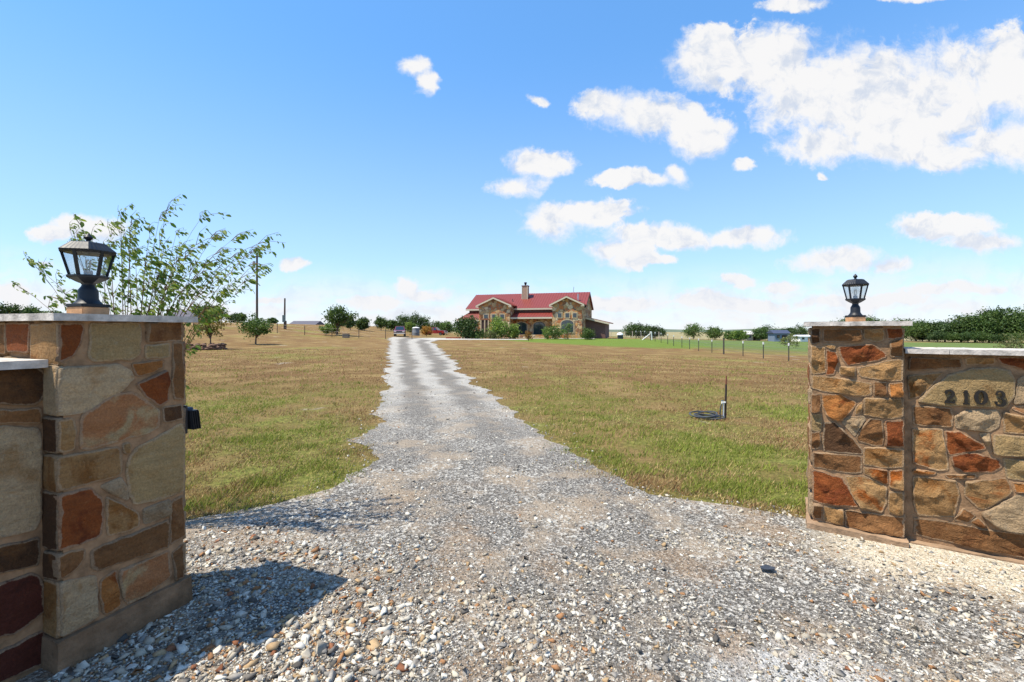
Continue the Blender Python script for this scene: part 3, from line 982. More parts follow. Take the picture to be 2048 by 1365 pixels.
# ---- right wing wall with the house number
RREC, RLEN, RWT = 0.085, 2.4, 0.30
rwO = R0 + RT * PW - RN * RREC
rw = empty('wing_wall', tuple(rwO + RT * RLEN / 2), 'sunlit low stone wing wall carrying the house number 2103', 'wall', 'stone wing walls')
frame_box('mortar_core', rwO, RT, RN, -0.03, RLEN, -RWT, 0.0, -0.02, WALLZ, M['mortar'], rw)
rough_slab('footing', rwO, RT, RN, 0.03, RLEN, -RWT - 0.03, 0.055, -0.06, 0.016, M['footing'], rw, 0.01, seed=8.0)
FV = (rwO, RT, RN)
RIGHT_W = [
    ('brown', [(540, 420), (780, 430), (785, 468), (540, 480)]),
    ('tan', [(800, 425), (925, 420), (930, 452), (800, 455)]),
    ('rust', [(940, 422), (1065, 425), (1250, 425), (1250, 490), (1065, 478), (960, 450)]),
    ('olive', [(582, 622), (600, 602), (640, 562), (720, 502), (830, 472), (930, 467), (1000, 482), (1022, 520), (1022, 600), (980, 650), (700, 640), (600, 627)]),
    ('tan', [(535, 505), (695, 490), (645, 548), (590, 598), (540, 610)]),
    ('grey', [(1042, 522), (1065, 505), (1230, 505), (1240, 640), (1065, 630), (1018, 635)]),
    ('brown', [(560, 642), (730, 652), (742, 690), (735, 738), (560, 728)]),
    ('grey', [(752, 690), (800, 662), (945, 664), (958, 690), (950, 740), (900, 760), (754, 743)]),
    ('tan', [(972, 670), (1065, 690), (1200, 700), (1200, 780), (1065, 770), (970, 763)]),
    ('peach', [(1010, 653), (1065, 642), (1210, 655), (1210, 690), (1065, 680)]),
    ('mixrust', [(558, 747), (690, 747), (700, 800), (718, 880), (720, 933), (680, 938), (560, 903)]),
    ('rust', [(708, 757), (770, 757), (888, 826), (888, 838), (725, 866), (710, 830)]),
    ('grey', [(858, 770), (912, 767), (908, 820), (893, 824)]),
    ('olive', [(927, 772), (1065, 782), (1220, 795), (1220, 880), (1065, 873), (930, 863), (920, 830)]),
    ('rust', [(730, 872), (830, 852), (950, 887), (963, 920), (930, 943), (790, 943), (737, 915)]),
    ('olive', [(967, 882), (1065, 888), (1190, 900), (1190, 995), (1065, 983), (985, 968)]),
    ('orange', [(560, 930), (665, 942), (660, 955), (560, 948)]),
    ('brown', [(702, 955), (850, 952), (845, 970), (720, 972)]),
    ('tan', [(560, 962), (755, 982), (770, 1050), (745, 1148), (580, 1138), (560, 1080)]),
    ('mixrust', [(797, 987), (985, 970), (1013, 1028), (1000, 1043), (890, 1112), (860, 1108), (792, 1050)]),
    ('orange', [(1012, 992), (1065, 997), (1190, 1010), (1190, 1045), (1065, 1033), (1027, 1036)]),
    ('grey', [(872, 1130), (1032, 1048), (1065, 1047), (1230, 1065), (1230, 1250), (1065, 1220), (960, 1203), (882, 1152)]),
    ('brown', [(744, 1158), (790, 1107), (845, 1142), (812, 1173)]),
    ('brown', [(818, 1172), (857, 1148), (893, 1190), (862, 1195)]),
    ('brown', [(565, 1150), (700, 1167), (860, 1200), (1065, 1228), (1250, 1260), (1250, 1375), (1065, 1333), (800, 1278), (565, 1225)]),
]
traced(RIGHT_W, zxR, zyR, FV, rw, 0.018, 0.025, 200.0, (3,))
random_face(FV, 0.86, RLEN, 0.0, WALLZ - 0.02, rw, rng, 0.017, 0.008)
random_face((rwO - RN * RWT, RT, -RN), 0.01, RLEN, 0.0, WALLZ - 0.02, rw, rng, 0.017, 0.008)
for k, (u0, u1) in enumerate(((0.012, 0.235), (0.238, 0.72), (0.723, 1.25), (1.253, 1.8), (1.803, RLEN))):
    rough_slab('capstone', rwO, RT, RN, u0, u1, -RWT - 0.035, 0.085 - 0.003 * (k % 2), WALLZ, WALLZ + 0.034, M['capstone'], rw, 0.004, seed=13.0 + k)


# house number: slab-serif digits stood off the stone
def ribbon(b, pts, wid, O, U, N, d0, d1):
    """stroke of varying width in the (u, z) plane, thickened along N"""
    P = [Vector(p) for p in pts]
    n = len(P)
    L, Rr = [], []
    for i in range(n):
        d = (P[min(i + 1, n - 1)] - P[max(i - 1, 0)]).normalized()
        nn = Vector((-d.y, d.x)) * wid[i] * 0.5
        L.append(P[i] + nn); Rr.append(P[i] - nn)
    to = lambda p, d: O + U * p.x + Vector((0, 0, p.y)) + N * d
    for i in range(n - 1):
        quad = [L[i], L[i + 1], Rr[i + 1], Rr[i]]
        vs = [to(p, d0) for p in quad] + [to(p, d1) for p in quad]
        b.add(vs, [(0, 1, 2, 3), (4, 5, 6, 7), (0, 1, 5, 4), (1, 2, 6, 5), (2, 3, 7, 6), (3, 0, 4, 7)])


def arc(cx, cy, rx, ry, a0, a1, n=10):
    return [(cx + rx * math.cos(R(a0 + (a1 - a0) * i / n)), cy + ry * math.sin(R(a0 + (a1 - a0) * i / n))) for i in range(n + 1)]


def digit(ch):
    """strokes in a unit-high box: list of (points, widths)"""
    if ch == '0':
        p = arc(0.34, 0.5, 0.25, 0.42, 0, 360, 28)
        return [(p, [0.10 + 0.11 * abs(math.cos(R(360 * i / 28))) for i in range(29)])]
    if ch == '1':
        return [([(0.32, 0.98), (0.32, 0.02)], [0.19, 0.19]), ([(0.12, 0.05), (0.54, 0.05)], [0.11, 0.11]), ([(0.12, 0.80), (0.24, 0.86), (0.36, 0.95)], [0.08, 0.1, 0.1])]
    if ch == '2':
        a = arc(0.33, 0.71, 0.22, 0.21, 170, -15, 12)
        a += [(0.50, 0.53), (0.38, 0.38), (0.24, 0.24), (0.12, 0.12)]
        w = [0.11 + 0.07 * min(1, i / 8) for i in range(13)] + [0.17, 0.15, 0.13, 0.11]
        return [(a, w), ([(0.06, 0.065), (0.62, 0.065)], [0.13, 0.13]), ([(0.60, 0.05), (0.62, 0.26)], [0.08, 0.05]), (arc(0.15, 0.73, 0.04, 0.04, 0, 360, 8), [0.09] * 9)]
    if ch == '3':
        a = arc(0.31, 0.74, 0.20, 0.20, 160, -75, 14)
        c = arc(0.31, 0.27, 0.25, 0.22, 75, -160, 14)
        return [(a, [0.09 + 0.07 * math.sin(math.pi * i / 14) for i in range(15)]), (c, [0.09 + 0.09 * math.sin(math.pi * i / 14) for i in range(15)]), ([(0.24, 0.51), (0.38, 0.51)], [0.08, 0.08]),
                (arc(0.13, 0.77, 0.035, 0.035, 0, 360, 8), [0.08] * 9), (arc(0.10, 0.23, 0.04, 0.04, 0, 360, 8), [0.09] * 9)]


for ch, xa, xb, yt, yb in (('2', 693, 748, 566, 626), ('1', 780, 812, 568, 632), ('0', 833, 893, 568, 634), ('3', 922, 980, 572, 640)):
    ua = (unproj(zxR(xa), zyR(yb), rwO, RN) - rwO)
    ub = (unproj(zxR(xb), zyR(yt), rwO, RN) - rwO)
    u0, u1, z0, z1 = ua.dot(RT), ub.dot(RT), ua.z, ub.z
    H = z1 - z0
    Wd = 0.68
    sx = (u1 - u0) / (Wd if ch != '1' else 0.46)
    x_off = 0.0 if ch != '1' else -0.10
    b = MB()
    for k, (pts, wid) in enumerate(digit(ch)):
        ribbon(b, [(u0 + (x + x_off) * sx, z0 + y * H) for x, y in pts], [w * (sx + H) / 2 * 0.97 for w in wid], rwO - rw.location, RT, RN, 0.022 + 0.0006 * k, 0.034 + 0.0006 * k)
    # stand-off pins
    um, zm = (u0 + u1) / 2, (z0 + z1) / 2
    o = b.build('house_number_digit', M['bronze'], rw)
    o['label'] = 'dark bronze house number digit ' + ch


# ------------------------------------------------------------------ lanterns
def lantern(loc, s, rz, label, sxy=1.0):
    e = empty('post_lantern', loc, label, 'lantern', 'lanterns on the gate pillars', rz)
    e.scale = (s * sxy, s * sxy, s)
    MB().box((-0.060, -0.060, 0), (0.060, 0.060, 0.042)).build('wooden_riser', M['wood'], e, bevel=0.003)
    b = MB()
    b.box((-0.064, -0.064, 0.042), (0.064, 0.064, 0.058))
    b.build('base_plate', M['black'], e, bevel=0.004)
    MB().lathe([(0.060, 0.058), (0.055, 0.064), (0.046, 0.074), (0.041, 0.086), (0.040, 0.126), (0.037, 0.133), (0.028, 0.147), (0.025, 0.156), (0.032, 0.166)], 28).build('fitter', M['black'], e, smooth=True)
    ph = R(30)
    b = MB().lathe([(0.034, 0.164), (0.050, 0.172), (0.079, 0.190), (0.082, 0.196), (0.082, 0.203), (0.075, 0.203)], 6, phase=ph)
    b.build('lantern_base', M['black'], e)
    zb, zt, rb, rt = 0.203, 0.322, 0.076, 0.106
    cor = lambda k, r, z: Vector((r * math.cos(ph + k * math.pi / 3), r * math.sin(ph + k * math.pi / 3), z))
    for k in range(6):
        a, c = cor(k, rb, zb), cor(k, rt, zt)
        b = MB()
        tang = Vector((-math.sin(ph + k * math.pi / 3), math.cos(ph + k * math.pi / 3), 0)) * 0.0075
        rad = Vector((math.cos(ph + k * math.pi / 3), math.sin(ph + k * math.pi / 3), 0)) * 0.006
        vs = [a + tang, a - tang, a - tang * 0.6 - rad * 2, a + tang * 0.6 - rad * 2, c + tang, c - tang, c - tang * 0.6 - rad * 2, c + tang * 0.6 - rad * 2]
        b.add(vs, [(0, 1, 2, 3), (4, 5, 6, 7), (0, 1, 5, 4), (1, 2, 6, 5), (2, 3, 7, 6), (3, 0, 4, 7)])
        b.build('post', M['black'], e)
        p = [cor(k, rb - 0.006, zb), cor(k + 1, rb - 0.006, zb), cor(k + 1, rt - 0.006, zt), cor(k, rt - 0.006, zt)]
        nn = (p[1] - p[0]).cross(p[3] - p[0]).normalized() * 0.002
        MB().add(p + [v - nn for v in p], [(0, 1, 2, 3), (4, 5, 6, 7), (0, 1, 5, 4), (1, 2, 6, 5), (2, 3, 7, 6), (3, 0, 4, 7)]).build('pane', M['glass'], e)
    MB().lathe([(0.104, 0.314), (0.108, 0.320), (0.108, 0.326), (0.09, 0.328)], 6, phase=ph).build('top_rail', M['black'], e)
    # pressed-tin roof: fluted hexagonal hip, drip edge, finial
    b = MB()
    n = 72
    prof = [(0.122, 0.320), (0.1235, 0.326), (0.108, 0.340), (0.091, 0.354), (0.078, 0.366), (0.060, 0.371), (0.022, 0.374), (0.013, 0.376)]
    vs, fs = [], []
    for i, (r, z) in enumerate(prof):
        for k in range(n):
            a = 2 * math.pi * k / n
            hexr = r * math.cos(math.pi / 6) / math.cos(((a - ph + math.pi / 6) % (math.pi / 3)) - math.pi / 6) if i < 6 else r
            fl = 1 + (0.012 if k % 2 else -0.006) * (1 if i < 5 else 0)
            vs.append((hexr * fl * math.cos(a), hexr * fl * math.sin(a), z))
    for i in range(len(prof) - 1):
        for k in range(n):
            fs.append((i * n + k, i * n + (k + 1) % n, (i + 1) * n + (k + 1) % n, (i + 1) * n + k))
    fs.append(tuple((len(prof) - 1) * n + k for k in range(n)))
    fs.append(tuple(range(n))[::-1])
    b.add(vs, fs)
    b.build('roof', M['black'], e)
    MB().lathe([(0.013, 0.372), (0.010, 0.380), (0.009, 0.384), (0.017, 0.391), (0.019, 0.399), (0.013, 0.408), (0.004, 0.418), (0.001, 0.421)], 14).build('finial', M['black'], e, smooth=True)
    bb = MB()
    bb.lathe([(0.016, 0.200), (0.018, 0.206), (0.018, 0.226), (0.014, 0.230)], 14)
    bb.build('bulb_socket', M['white'], e, smooth=True)
    g = MB().lathe([(0.014, 0.230), (0.017, 0.240), (0.029, 0.258), (0.034, 0.276), (0.031, 0.292), (0.018, 0.304), (0.003, 0.308)], 18).build('bulb', M['glass'], e, smooth=True)
    b = MB()
    for k in range(4):
        a = k * math.pi / 2 + 0.4
        b.tube([(0.005 * math.cos(a), 0.005 * math.sin(a), 0.228), (0.012 * math.cos(a), 0.012 * math.sin(a), 0.262), (0.009 * math.cos(a + .5), 0.009 * math.sin(a + .5), 0.286)], 0.0022, 5)
    b.build('filament', M['bulb'], e)
    return e


lantern((-2.165, 2.325, CAPZ1 + 0.001), 1.0, R(73), 'black hexagonal post lantern on the left pillar beside the leafy sapling')
lantern((2.66, 3.525, CAPZ1 - 0.011), 0.885, R(-7), 'black hexagonal post lantern on the right pillar before the far trees', 0.88)

# finned black housing on the far side of the left pillar
fb = L0 + LT * (PW + 0.012) - LN * 0.075
e = empty('security_light', tuple(fb + Vector((0, 0, 0.945))), 'small black finned light housing fixed to the far side of the left pillar', 'light')
fr0 = Vector((0, 0, 0))
def fbx(u0, u1, d0, d1, z0, z1, name, mt, tilt=0.0, par=None):
    b = MB()
    cs = [LN * u + LT * (d + tilt * (z - 0.1)) + Vector((0, 0, z)) for z in (z0, z1) for (u, d) in ((u0, d0), (u1, d0), (u1, d1), (u0, d1))]
    b.add(cs, [(0, 1, 2, 3), (4, 5, 6, 7), (0, 1, 5, 4), (1, 2, 6, 5), (2, 3, 7, 6), (3, 0, 4, 7)])
    return b.build(name, mt, par or e, bevel=0.002)
fbx(-0.05, 0.06, -0.004, 0.012, -0.02, 0.135, 'mounting_plate', M['blackplastic'])
fbx(-0.045, 0.075, 0.0125, 0.060, 0.0, 0.105, 'housing', M['blackplastic'], -0.12)
for k in range(4):
    fbx(-0.04, 0.086, 0.016 + 0.012 * k, 0.021 + 0.012 * k, -0.002, 0.103, 'fin', M['blackplastic'], -0.12)
fbx(-0.02, 0.05, 0.012, 0.05, 0.106, 0.120, 'bracket', simple('blue_black_trim', (0.02, 0.06, 0.12), 0.4), -0.1)


# ------------------------------------------------------------------ vegetation builders
def leaf_cloud(cent, normal_bias, size, rs, tint, aspect=0.5, droop=0.0):
    """leaf quads (two triangles) at the given centres"""
    n = len(cent)
    d = rs.normal(size=(n, 3)); d[:, 2] -= droop
    d /= np.linalg.norm(d, axis=1)[:, None]
    nn = rs.normal(size=(n, 3)) + np.asarray(normal_bias)
    s = np.cross(d, nn); s /= (np.linalg.norm(s, axis=1)[:, None] + 1e-9)
    L = (size * rs.uniform(0.6, 1.35, n))[:, None]
    a = cent - d * L * 0.5; b = cent + s * L * aspect * 0.5; c = cent + d * L * 0.5; e = cent - s * L * aspect * 0.5
    v = np.stack([a, b, c, e], 1).reshape(-1, 3)
    k = np.arange(n)[:, None] * 4
    t = np.concatenate([k + [0, 1, 2], k + [0, 2, 3]])
    return v, t, np.repeat(tint, 4)


def make_tree(name, h, rx, rz_c, trunk_h, trunk_r, leaf, nclump, per, lmat, seed, lean=(0, 0), rough=0.35, base_cut=0.0, bark=None, ry=None, up=0.5):
    """tapered trunk and limbs, crown of leaf clumps; origin at foot"""
    rs = np.random.RandomState(seed)
    ry = ry or rx
    cz = h - rz_c
    cen = np.array([lean[0] * cz, lean[1] * cz, cz])
    b = MB()
    b.tube([(0, 0, -0.1), (lean[0] * trunk_h * .5, lean[1] * trunk_h * .5, trunk_h * .5), (lean[0] * trunk_h, lean[1] * trunk_h, trunk_h), tuple(cen)], [trunk_r * 1.25, trunk_r, trunk_r * .8, trunk_r * .25], 7)
    C_, T_ = [], []
    for i in range(nclump):
        d = rs.normal(size=3); d /= np.linalg.norm(d)
        r = rs.uniform(0.25, 1.0) ** 0.5
        d[2] = d[2] if d[2] > -0.75 else -0.75
        wob = 1 + rough * mn.noise(Vector((d[0] * 1.7, d[1] * 1.7, d[2] * 1.7 + seed)))
        p = cen + d * np.array([rx, ry, rz_c]) * r * wob
        if p[2] < base_cut: p[2] = base_cut + rs.uniform(0, 0.3) * rz_c
        if i % max(1, nclump // 14) == 0:
            st = Vector((lean[0] * trunk_h, lean[1] * trunk_h, trunk_h * rs.uniform(0.7, 1.0)))
            mid = st.lerp(Vector(p), 0.5) + Vector((0, 0, 0.08 * h))
            b.tube([st, mid, Vector(p)], [trunk_r * .45, trunk_r * .25, trunk_r * .08], 5)
        cr = rs.uniform(0.16, 0.30) * min(rx, rz_c)
        q = p + rs.normal(size=(per, 3)) * cr * np.array([1, 1, 0.75])
        C_.append(q)
        T_.append(np.clip(rs.uniform(0.0, 0.85) + rs.normal(size=per) * 0.2, 0, 1))
    cent = np.concatenate(C_); tint = np.concatenate(T_)
    v, t, ti = leaf_cloud(cent, (0, 0, up), leaf, rs, tint, 0.62)
    cm = np_mesh('crown', v, t, lmat, tint=ti)
    e = bpy.data.objects.new(name, None)
    e.empty_display_size = 0.3
    link(e)
    tk = b.build('trunk', bark or M['bark'], e, smooth=True)
    link(bpy.data.objects.new('crown', cm), e)
    return e


def plant_at(e, px, d, label, cat, group=None, s=1.0, rz=0.0, sink=0.0, sxy=None):
    e.location = at(px, d, -sink)
    e.rotation_euler = (0, 0, rz)
    e.scale = (sxy or s, sxy or s, s)
    return tag(e, label, cat, group)


# ---- sapling behind the left pillar: many thin wands blown to the right
def sapling():
    base = Vector((-2.87, 3.42, tzs(-2.87, 3.42)))
    e = empty('sapling', tuple(base), 'wispy multi-stemmed sapling with sparse green leaves behind the left pillar', 'sapling')
    rs = np.random.RandomState(11); rg = random.Random(11)
    b = MB()
    C_, D_ = [], []
    tips = [(332, 424, 4.9), (318, 440, 5.2), (242, 436, 5.1), (262, 452, 4.7), (222, 474, 5.0), (140, 462, 5.3), (162, 452, 5.1), (60, 528, 5.2), (84, 548, 4.8), (420, 478, 5.0), (392, 490, 4.7), (516, 488, 5.1), (498, 506, 4.8), (462, 482, 5.3),
            (484, 568, 4.9), (505, 545, 5.2), (446, 585, 4.7), (352, 470, 5.4), (300, 468, 4.6), (370, 520, 5.0), (270, 500, 5.3), (210, 520, 4.8), (470, 590, 5.2), (400, 440, 5.1), (345, 540, 4.6), (120, 600, 5.0), (290, 540, 4.9), (430, 530, 4.7)]
    tips += [(px + rg.uniform(-25, 25), py + rg.uniform(12, 45), d * rg.uniform(.97, 1.03)) for px, py, d in tips[2:] if py < 545]
    for (px, py, d) in tips:
        d = 3.42 + (d - 4.95) * 0.8
        tip = Vector(((px - CX) / F * d, d, zrow(py, d))) - base
        L = tip.length
        ctrl = Vector((tip.x * rg.uniform(.05, .3), tip.y * 0.3, min(tip.z * rg.uniform(.66, .84), 1.75))) + Vector((rg.uniform(-.1, .1), rg.uniform(-.1, .1), rg.uniform(0, .1)))
        st = Vector((rg.uniform(-.10, .10), rg.uniform(-.10, .10), 0))
        pts = []
        for i in range(13):
            t = i / 12
            pts.append(st * (1 - t) ** 2 + ctrl * 2 * t * (1 - t) + tip * t * t)
        r0 = 0.0034 + 0.0011 * L
        b.tube(pts, [r0 * (1 - 0.86 * i / 12) for i in range(13)], 5)
        for i in range(4, 13):
            nt = rg.choice((0, 1, 1, 2, 2)) if i < 12 else 3
            for _ in range(nt):
                p = pts[i]
                dr = (pts[i] - pts[i - 1]).normalized()
                tw = (dr + Vector((rg.uniform(-.5, .9), rg.uniform(-.6, .6), rg.uniform(-.3, .6)))).normalized()
                ln = rg.uniform(0.08, 0.26) * (1.1 - 0.4 * i / 12)
                tp = [p, p + tw * ln * .5 + Vector((0, 0, .01)), p + tw * ln + Vector((0.03, 0, -.015))]
                b.tube(tp, [0.002, 0.0014, 0.0008], 4)
                k = int(ln / 0.014) if i > 6 else int(ln / 0.07)
                if rg.random() < 0.3: k = k // 3
                for j in range(k):
                    t = (j + 1) / (k + 0.5)
                    q = tp[0].lerp(tp[1], min(1, t * 2)) if t < .5 else tp[1].lerp(tp[2], min(1, t * 2 - 1))
                    C_.append(q + Vector((rg.uniform(-.008, .018), rg.uniform(-.014, .014), rg.uniform(-.02, .007))))
                    D_.append(Vector((0.75 + rg.uniform(-.5, .5), rg.uniform(-.7, .7), -0.65 + rg.uniform(-.4, .5))).normalized())
    b.build('trunk', M['twig'], e, smooth=True)
    n = len(C_)
    c = np.array([tuple(v) for v in C_]); dd = np.array([tuple(v) for v in D_])
    nn = rs.normal(size=(n, 3)) + np.array([0.2, -0.2, 0.7])
    s = np.cross(dd, nn); s /= np.linalg.norm(s, axis=1)[:, None]
    up = np.cross(s, dd)
    L = (0.020 + 0.036 * rs.rand(n) ** 1.2)[:, None]
    # six-point leaf folded along its midrib
    a0 = c; a1 = c + dd * L * .35 + s * L * .22 + up * L * .07; a2 = c + dd * L * .75 + s * L * .17 + up * L * .05; a3 = c + dd * L - up * L * .06
    a4 = c + dd * L * .75 - s * L * .17 + up * L * .05; a5 = c + dd * L * .35 - s * L * .22 + up * L * .07; a6 = c + dd * L * .5
    v = np.stack([a0, a1, a2, a3, a4, a5, a6], 1).reshape(-1, 3)
    k = np.arange(n)[:, None] * 7
    t = np.concatenate([k + f for f in ([0, 1, 6], [1, 2, 6], [2, 3, 6], [3, 4, 6], [4, 5, 6], [5, 0, 6])])
    me = np_mesh('crown', v, t, M['leaf_sap'], tint=np.repeat(np.clip(rs.normal(0.45, 0.28, n), 0, 1), 7))
    link(bpy.data.objects.new('crown', me), e)


sapling()

# ---- garden trees and shrubs on the left pasture
t1 = make_tree('young_tree', 2.9, 0.98, 1.0, 1.0, 0.05, 0.17, 46, 26, M['leaf_yellow'], 3, rough=0.6)
plant_at(t1, 421, 34, 'small yellowing tree inside a ring of stacked rocks', 'tree')
t2 = make_tree('young_tree', 2.55, 1.28, 0.92, 0.75, 0.07, 0.17, 90, 30, M['leaf_mid'], 7, lean=(0.08, 0), rough=0.5)
plant_at(t2, 511, 42, 'low round-crowned green tree in front of the utility pole', 'tree')
t3 = make_tree('windswept_tree', 4.2, 1.9, 1.45, 1.2, 0.16, 0.30, 90, 26, M['leaf_mid'], 9, lean=(0.07, 0), rough=0.7)
plant_at(t3, 674, 70, 'windswept tree with open crown standing alone in the left pasture', 'tree')
# rocks in a ring round the yellowing tree
rock_mat = simple('ring_rock', (0.15, 0.085, 0.055), 0.9, var=0.4, scale=5, bump=0.5)
rr = empty('rock_ring', tuple(at(411, 33.6)), 'ring of stacked brown rocks round the yellowing tree', 'rock ring')
rg = random.Random(21)
rock_meshes = []
for k in range(5):
    bm = bmesh.new()
    bmesh.ops.create_icosphere(bm, subdivisions=1, radius=1)
    for v in bm.verts:
        v.co = Vector((v.co.x * 0.26, v.co.y * 0.2, v.co.z * 0.11)) * (1 + 0.35 * mn.noise(v.co * 1.7 + Vector((k * 3, 0, 0))))
    me = bpy.data.meshes.new('rock'); bm.to_mesh(me); bm.free(); me.materials.append(rock_mat)
    rock_meshes.append(me)
for lay in range(3):
    for k in range(19 - 2 * lay):
        a = 2 * math.pi * k / (19 - 2 * lay) + lay * 0.2
        x, y = 1.25 * math.cos(a), 0.8 * math.sin(a)
        gz = tzs(rr.location.x + x, rr.location.y + y) - rr.location.z
        o = bpy.data.objects.new('rock', rock_meshes[rg.randrange(5)])
        o.location = (x + rg.uniform(-.08, .08), y + rg.uniform(-.08, .08), gz + 0.07 + lay * 0.15 + rg.uniform(-.02, .02))
        o.rotation_euler = (rg.uniform(-.25, .25), rg.uniform(-.25, .25), rg.uniform(0, 6))
        o.scale = [rg.uniform(0.8, 1.25)] * 3
        link(o, rr)


# poles
def pole(px, d, h, r, label, extras=None, tilt=0.0):
    p = at(px, d)
    e = empty('utility_pole', tuple(p), label, 'pole')
    MB().tube([(0, 0, -0.3), (tilt * h, 0, h)], [r, r * 0.75], 10).build('shaft', M['pole'], e, smooth=True)
    if extras: extras(e)
    return e


def pole1(e):
    b = MB(); b.tube([(-0.3, -0.12, 8.3), (-0.3, -0.12, 9.1)], 0.16, 10)
    b.build('transformer', simple('transformer_grey', (0.35, 0.36, 0.36), 0.5), e)
    MB().box((-0.25, -0.08, 9.6), (0.25, 0.08, 9.72)).build('crossarm', M['pole'], e)


pole(514, 55, zrow(506, 55) - tzs((514 - CX) / F * 55, 55), 0.14, 'tall wooden utility pole rising behind the round green tree', pole1)
def pole2(e):
    MB().box((-0.22, -0.3, 1.1), (0.22, -0.12, 2.2)).build('meter_box', simple('meter_box', (0.10, 0.14, 0.14), 0.5), e, bevel=0.02)
    MB().tube([(0.35, -0.2, -0.1), (0.35, -0.2, 1.3)], 0.09, 8).build('conduit', M['pole'], e)
pole(569, 72, zrow(597, 72) - tzs((569 - CX) / F * 72, 72), 0.15, 'short wooden pole with a meter box in the left pasture', pole2, 0.012)


# fences: one thing per run, each post a part
def fence_run(pts, label, ph, pr, pmat, wires, tipmat=None, tall=()):
    """pts: list of (x, y) posts"""
    x0, y0 = pts[len(pts) // 2]
    e = empty('fence', (x0, y0, tzs(x0, y0)), label, 'fence', 'wire fences')
    o0 = e.location
    tops = []
    pm = MB().tube([(0, 0, -0.2), (0, 0, 1.0)], pr, 6)
    proto = None
    for i, (x, y) in enumerate(pts):
        z = tzs(x, y)
        h = ph * (1.18 if i in tall else 1.0)
        if proto is None:
            o = pm.build('post', pmat, e); proto = o
        else:
            o = bpy.data.objects.new('post', proto.data); link(o, e)
        o.location = Vector((x, y, z)) - o0
        o.scale = (1.8 if i in tall else 1, 1.8 if i in tall else 1, h)
        if tipmat and i not in tall:
            MB().box((-pr * 1.15, -pr * 1.15, h * 0.86), (pr * 1.15, pr * 1.15, h * 1.01)).build('white_tip', tipmat, o if False else e).location = o.location
        tops.append(Vector((x, y, z)) - o0)
    for w in wires:
        b = MB()
        b.tube([t + Vector((0, pr, w)) for t in tops], 0.006, 4)
        b.build('wire', M['wire'], e)
    return e


ry_ = [14.6, 17.2, 19.8, 22.4, 25.0, 27.4, 29.4, 32.3, 35.4, 38.7, 42.0, 44.7, 47.7, 50.2, 52.6, 55, 57.4, 59.8, 62.2, 64.6, 67, 69.4, 72]
fence_run([(19.6 + 0.06 * math.sin(y), y) for y in ry_], 'wire fence on white-tipped steel posts along the right pasture', 1.28, 0.035, M['tpost'], (0.35, 0.65, 0.95, 1.2), M['white'], tall=(10,))
fence_run([(x, 63 + 0.08 * (x + 40)) for x in np.arange(-92, -13, 3.7)], 'wire fence with dark posts along the left rise', 1.35, 0.045, M['pole'], (0.4, 0.8, 1.2))
fence_run([((px - CX) / F * d, d) for px, d in ((1318, 76), (1300, 80), (1282, 84), (1265, 88), (1250, 92), (1236, 96), (1222, 100), (1210, 104))], 'pale rail fence running back from the right of the house', 1.3, 0.07, simple('weathered_rail', (0.45, 0.38, 0.30), 0.8), (0.5, 1.0, 1.25))

# white brace frame at the fence corner
p = at(1304, 66)
e = empty('fence_brace', tuple(p), 'white diagonal brace post at the corner of the right fence', 'post')
MB().tube([(0, 0, -.1), (-0.1, 0, 1.25)], 0.075, 8).build('upright', M['white'], e)
MB().tube([(-1.45, -0.1, 0.02), (-0.12, 0, 1.05)], 0.06, 8).build('brace', M['white'], e)
# propane-like bin beside lawn
p = at(1240, 72)
e = empty('garden_bin', tuple(p), 'white-topped dark garden bin standing right of the lawn', 'bin')
MB().box((-0.35, -0.3, 0), (0.45, 0.3, 0.62)).build('body', simple('bin_dark', (0.05, 0.055, 0.06), 0.6), e, bevel=0.05)
MB().lathe([(0.52, 0.60), (0.50, 0.74), (0.36, 0.92), (0.12, 1.0)], 14).build('lid', M['white'], e, smooth=True)

# ---- standpipe with hose
sp = at(1449, 7.75)
e = empty('standpipe', tuple(sp), 'rusty steel stake with white water pipe and spigot in the right grass', 'standpipe')
MB().tube([(0.012, 0, -0.1), (0.028, 0, 0.58)], 0.016, 10).build('stake', M['darkpipe'], e, smooth=True)
MB().tube([(0.0282, 0, 0.575), (0.031, 0, 0.70), (0.030, 0, 0.73)], [0.0155, 0.013, 0.009], 10).build('rusty_tip', M['rustmetal'], e, smooth=True)
MB().tube([(-0.024, -0.01, -0.05), (-0.020, -0.01, 0.27)], 0.011, 10).build('pipe', M['pvc'], e, smooth=True)
b = MB(); b.tube([(0.01, -0.012, 0.275), (-0.05, -0.014, 0.275)], 0.014, 10); b.tube([(-0.05, -0.014, 0.30), (-0.052, -0.014, 0.245)], 0.010, 8)
b.build('spigot', M['pvc'], e, smooth=True)
MB().tube([(-0.062, -0.014, 0.305), (-0.018, -0.014, 0.308)], 0.006, 6).build('spigot_handle', simple('spigot_handle', (0.05, 0.10, 0.16), 0.4), e)
hz = at(1420, 7.75)
he = empty('garden_hose', tuple(hz), 'coiled black garden hose lying in grass beside the standpipe', 'hose')
pts = []
off = sp - hz
pts += [Vector((off.x - 0.052, -0.014, 0.25)), Vector((off.x - 0.075, -0.02, 0.20)), Vector((off.x - 0.085, -0.02, 0.08)), Vector((off.x - 0.07, -0.02, 0.02))]
for i in range(110):
    a = 0.2 + i / 110 * 2 * math.pi * 4.3
    rr_ = 0.17 + 0.035 * math.sin(a * 0.37)
    c0 = 0.0 - 0.10 * sstep(35, 70, i)
    pts.append(Vector((c0 + rr_ * 1.15 * math.cos(a), rr_ * 0.95 * math.sin(a), 0.018 + 0.022 * (i / 28) * (0.75 + 0.3 * math.sin(a * 1.3)))))
b = MB(); b.tube(pts, 0.0115, 8)
b.build('coil', M['hose'], he, smooth=True)


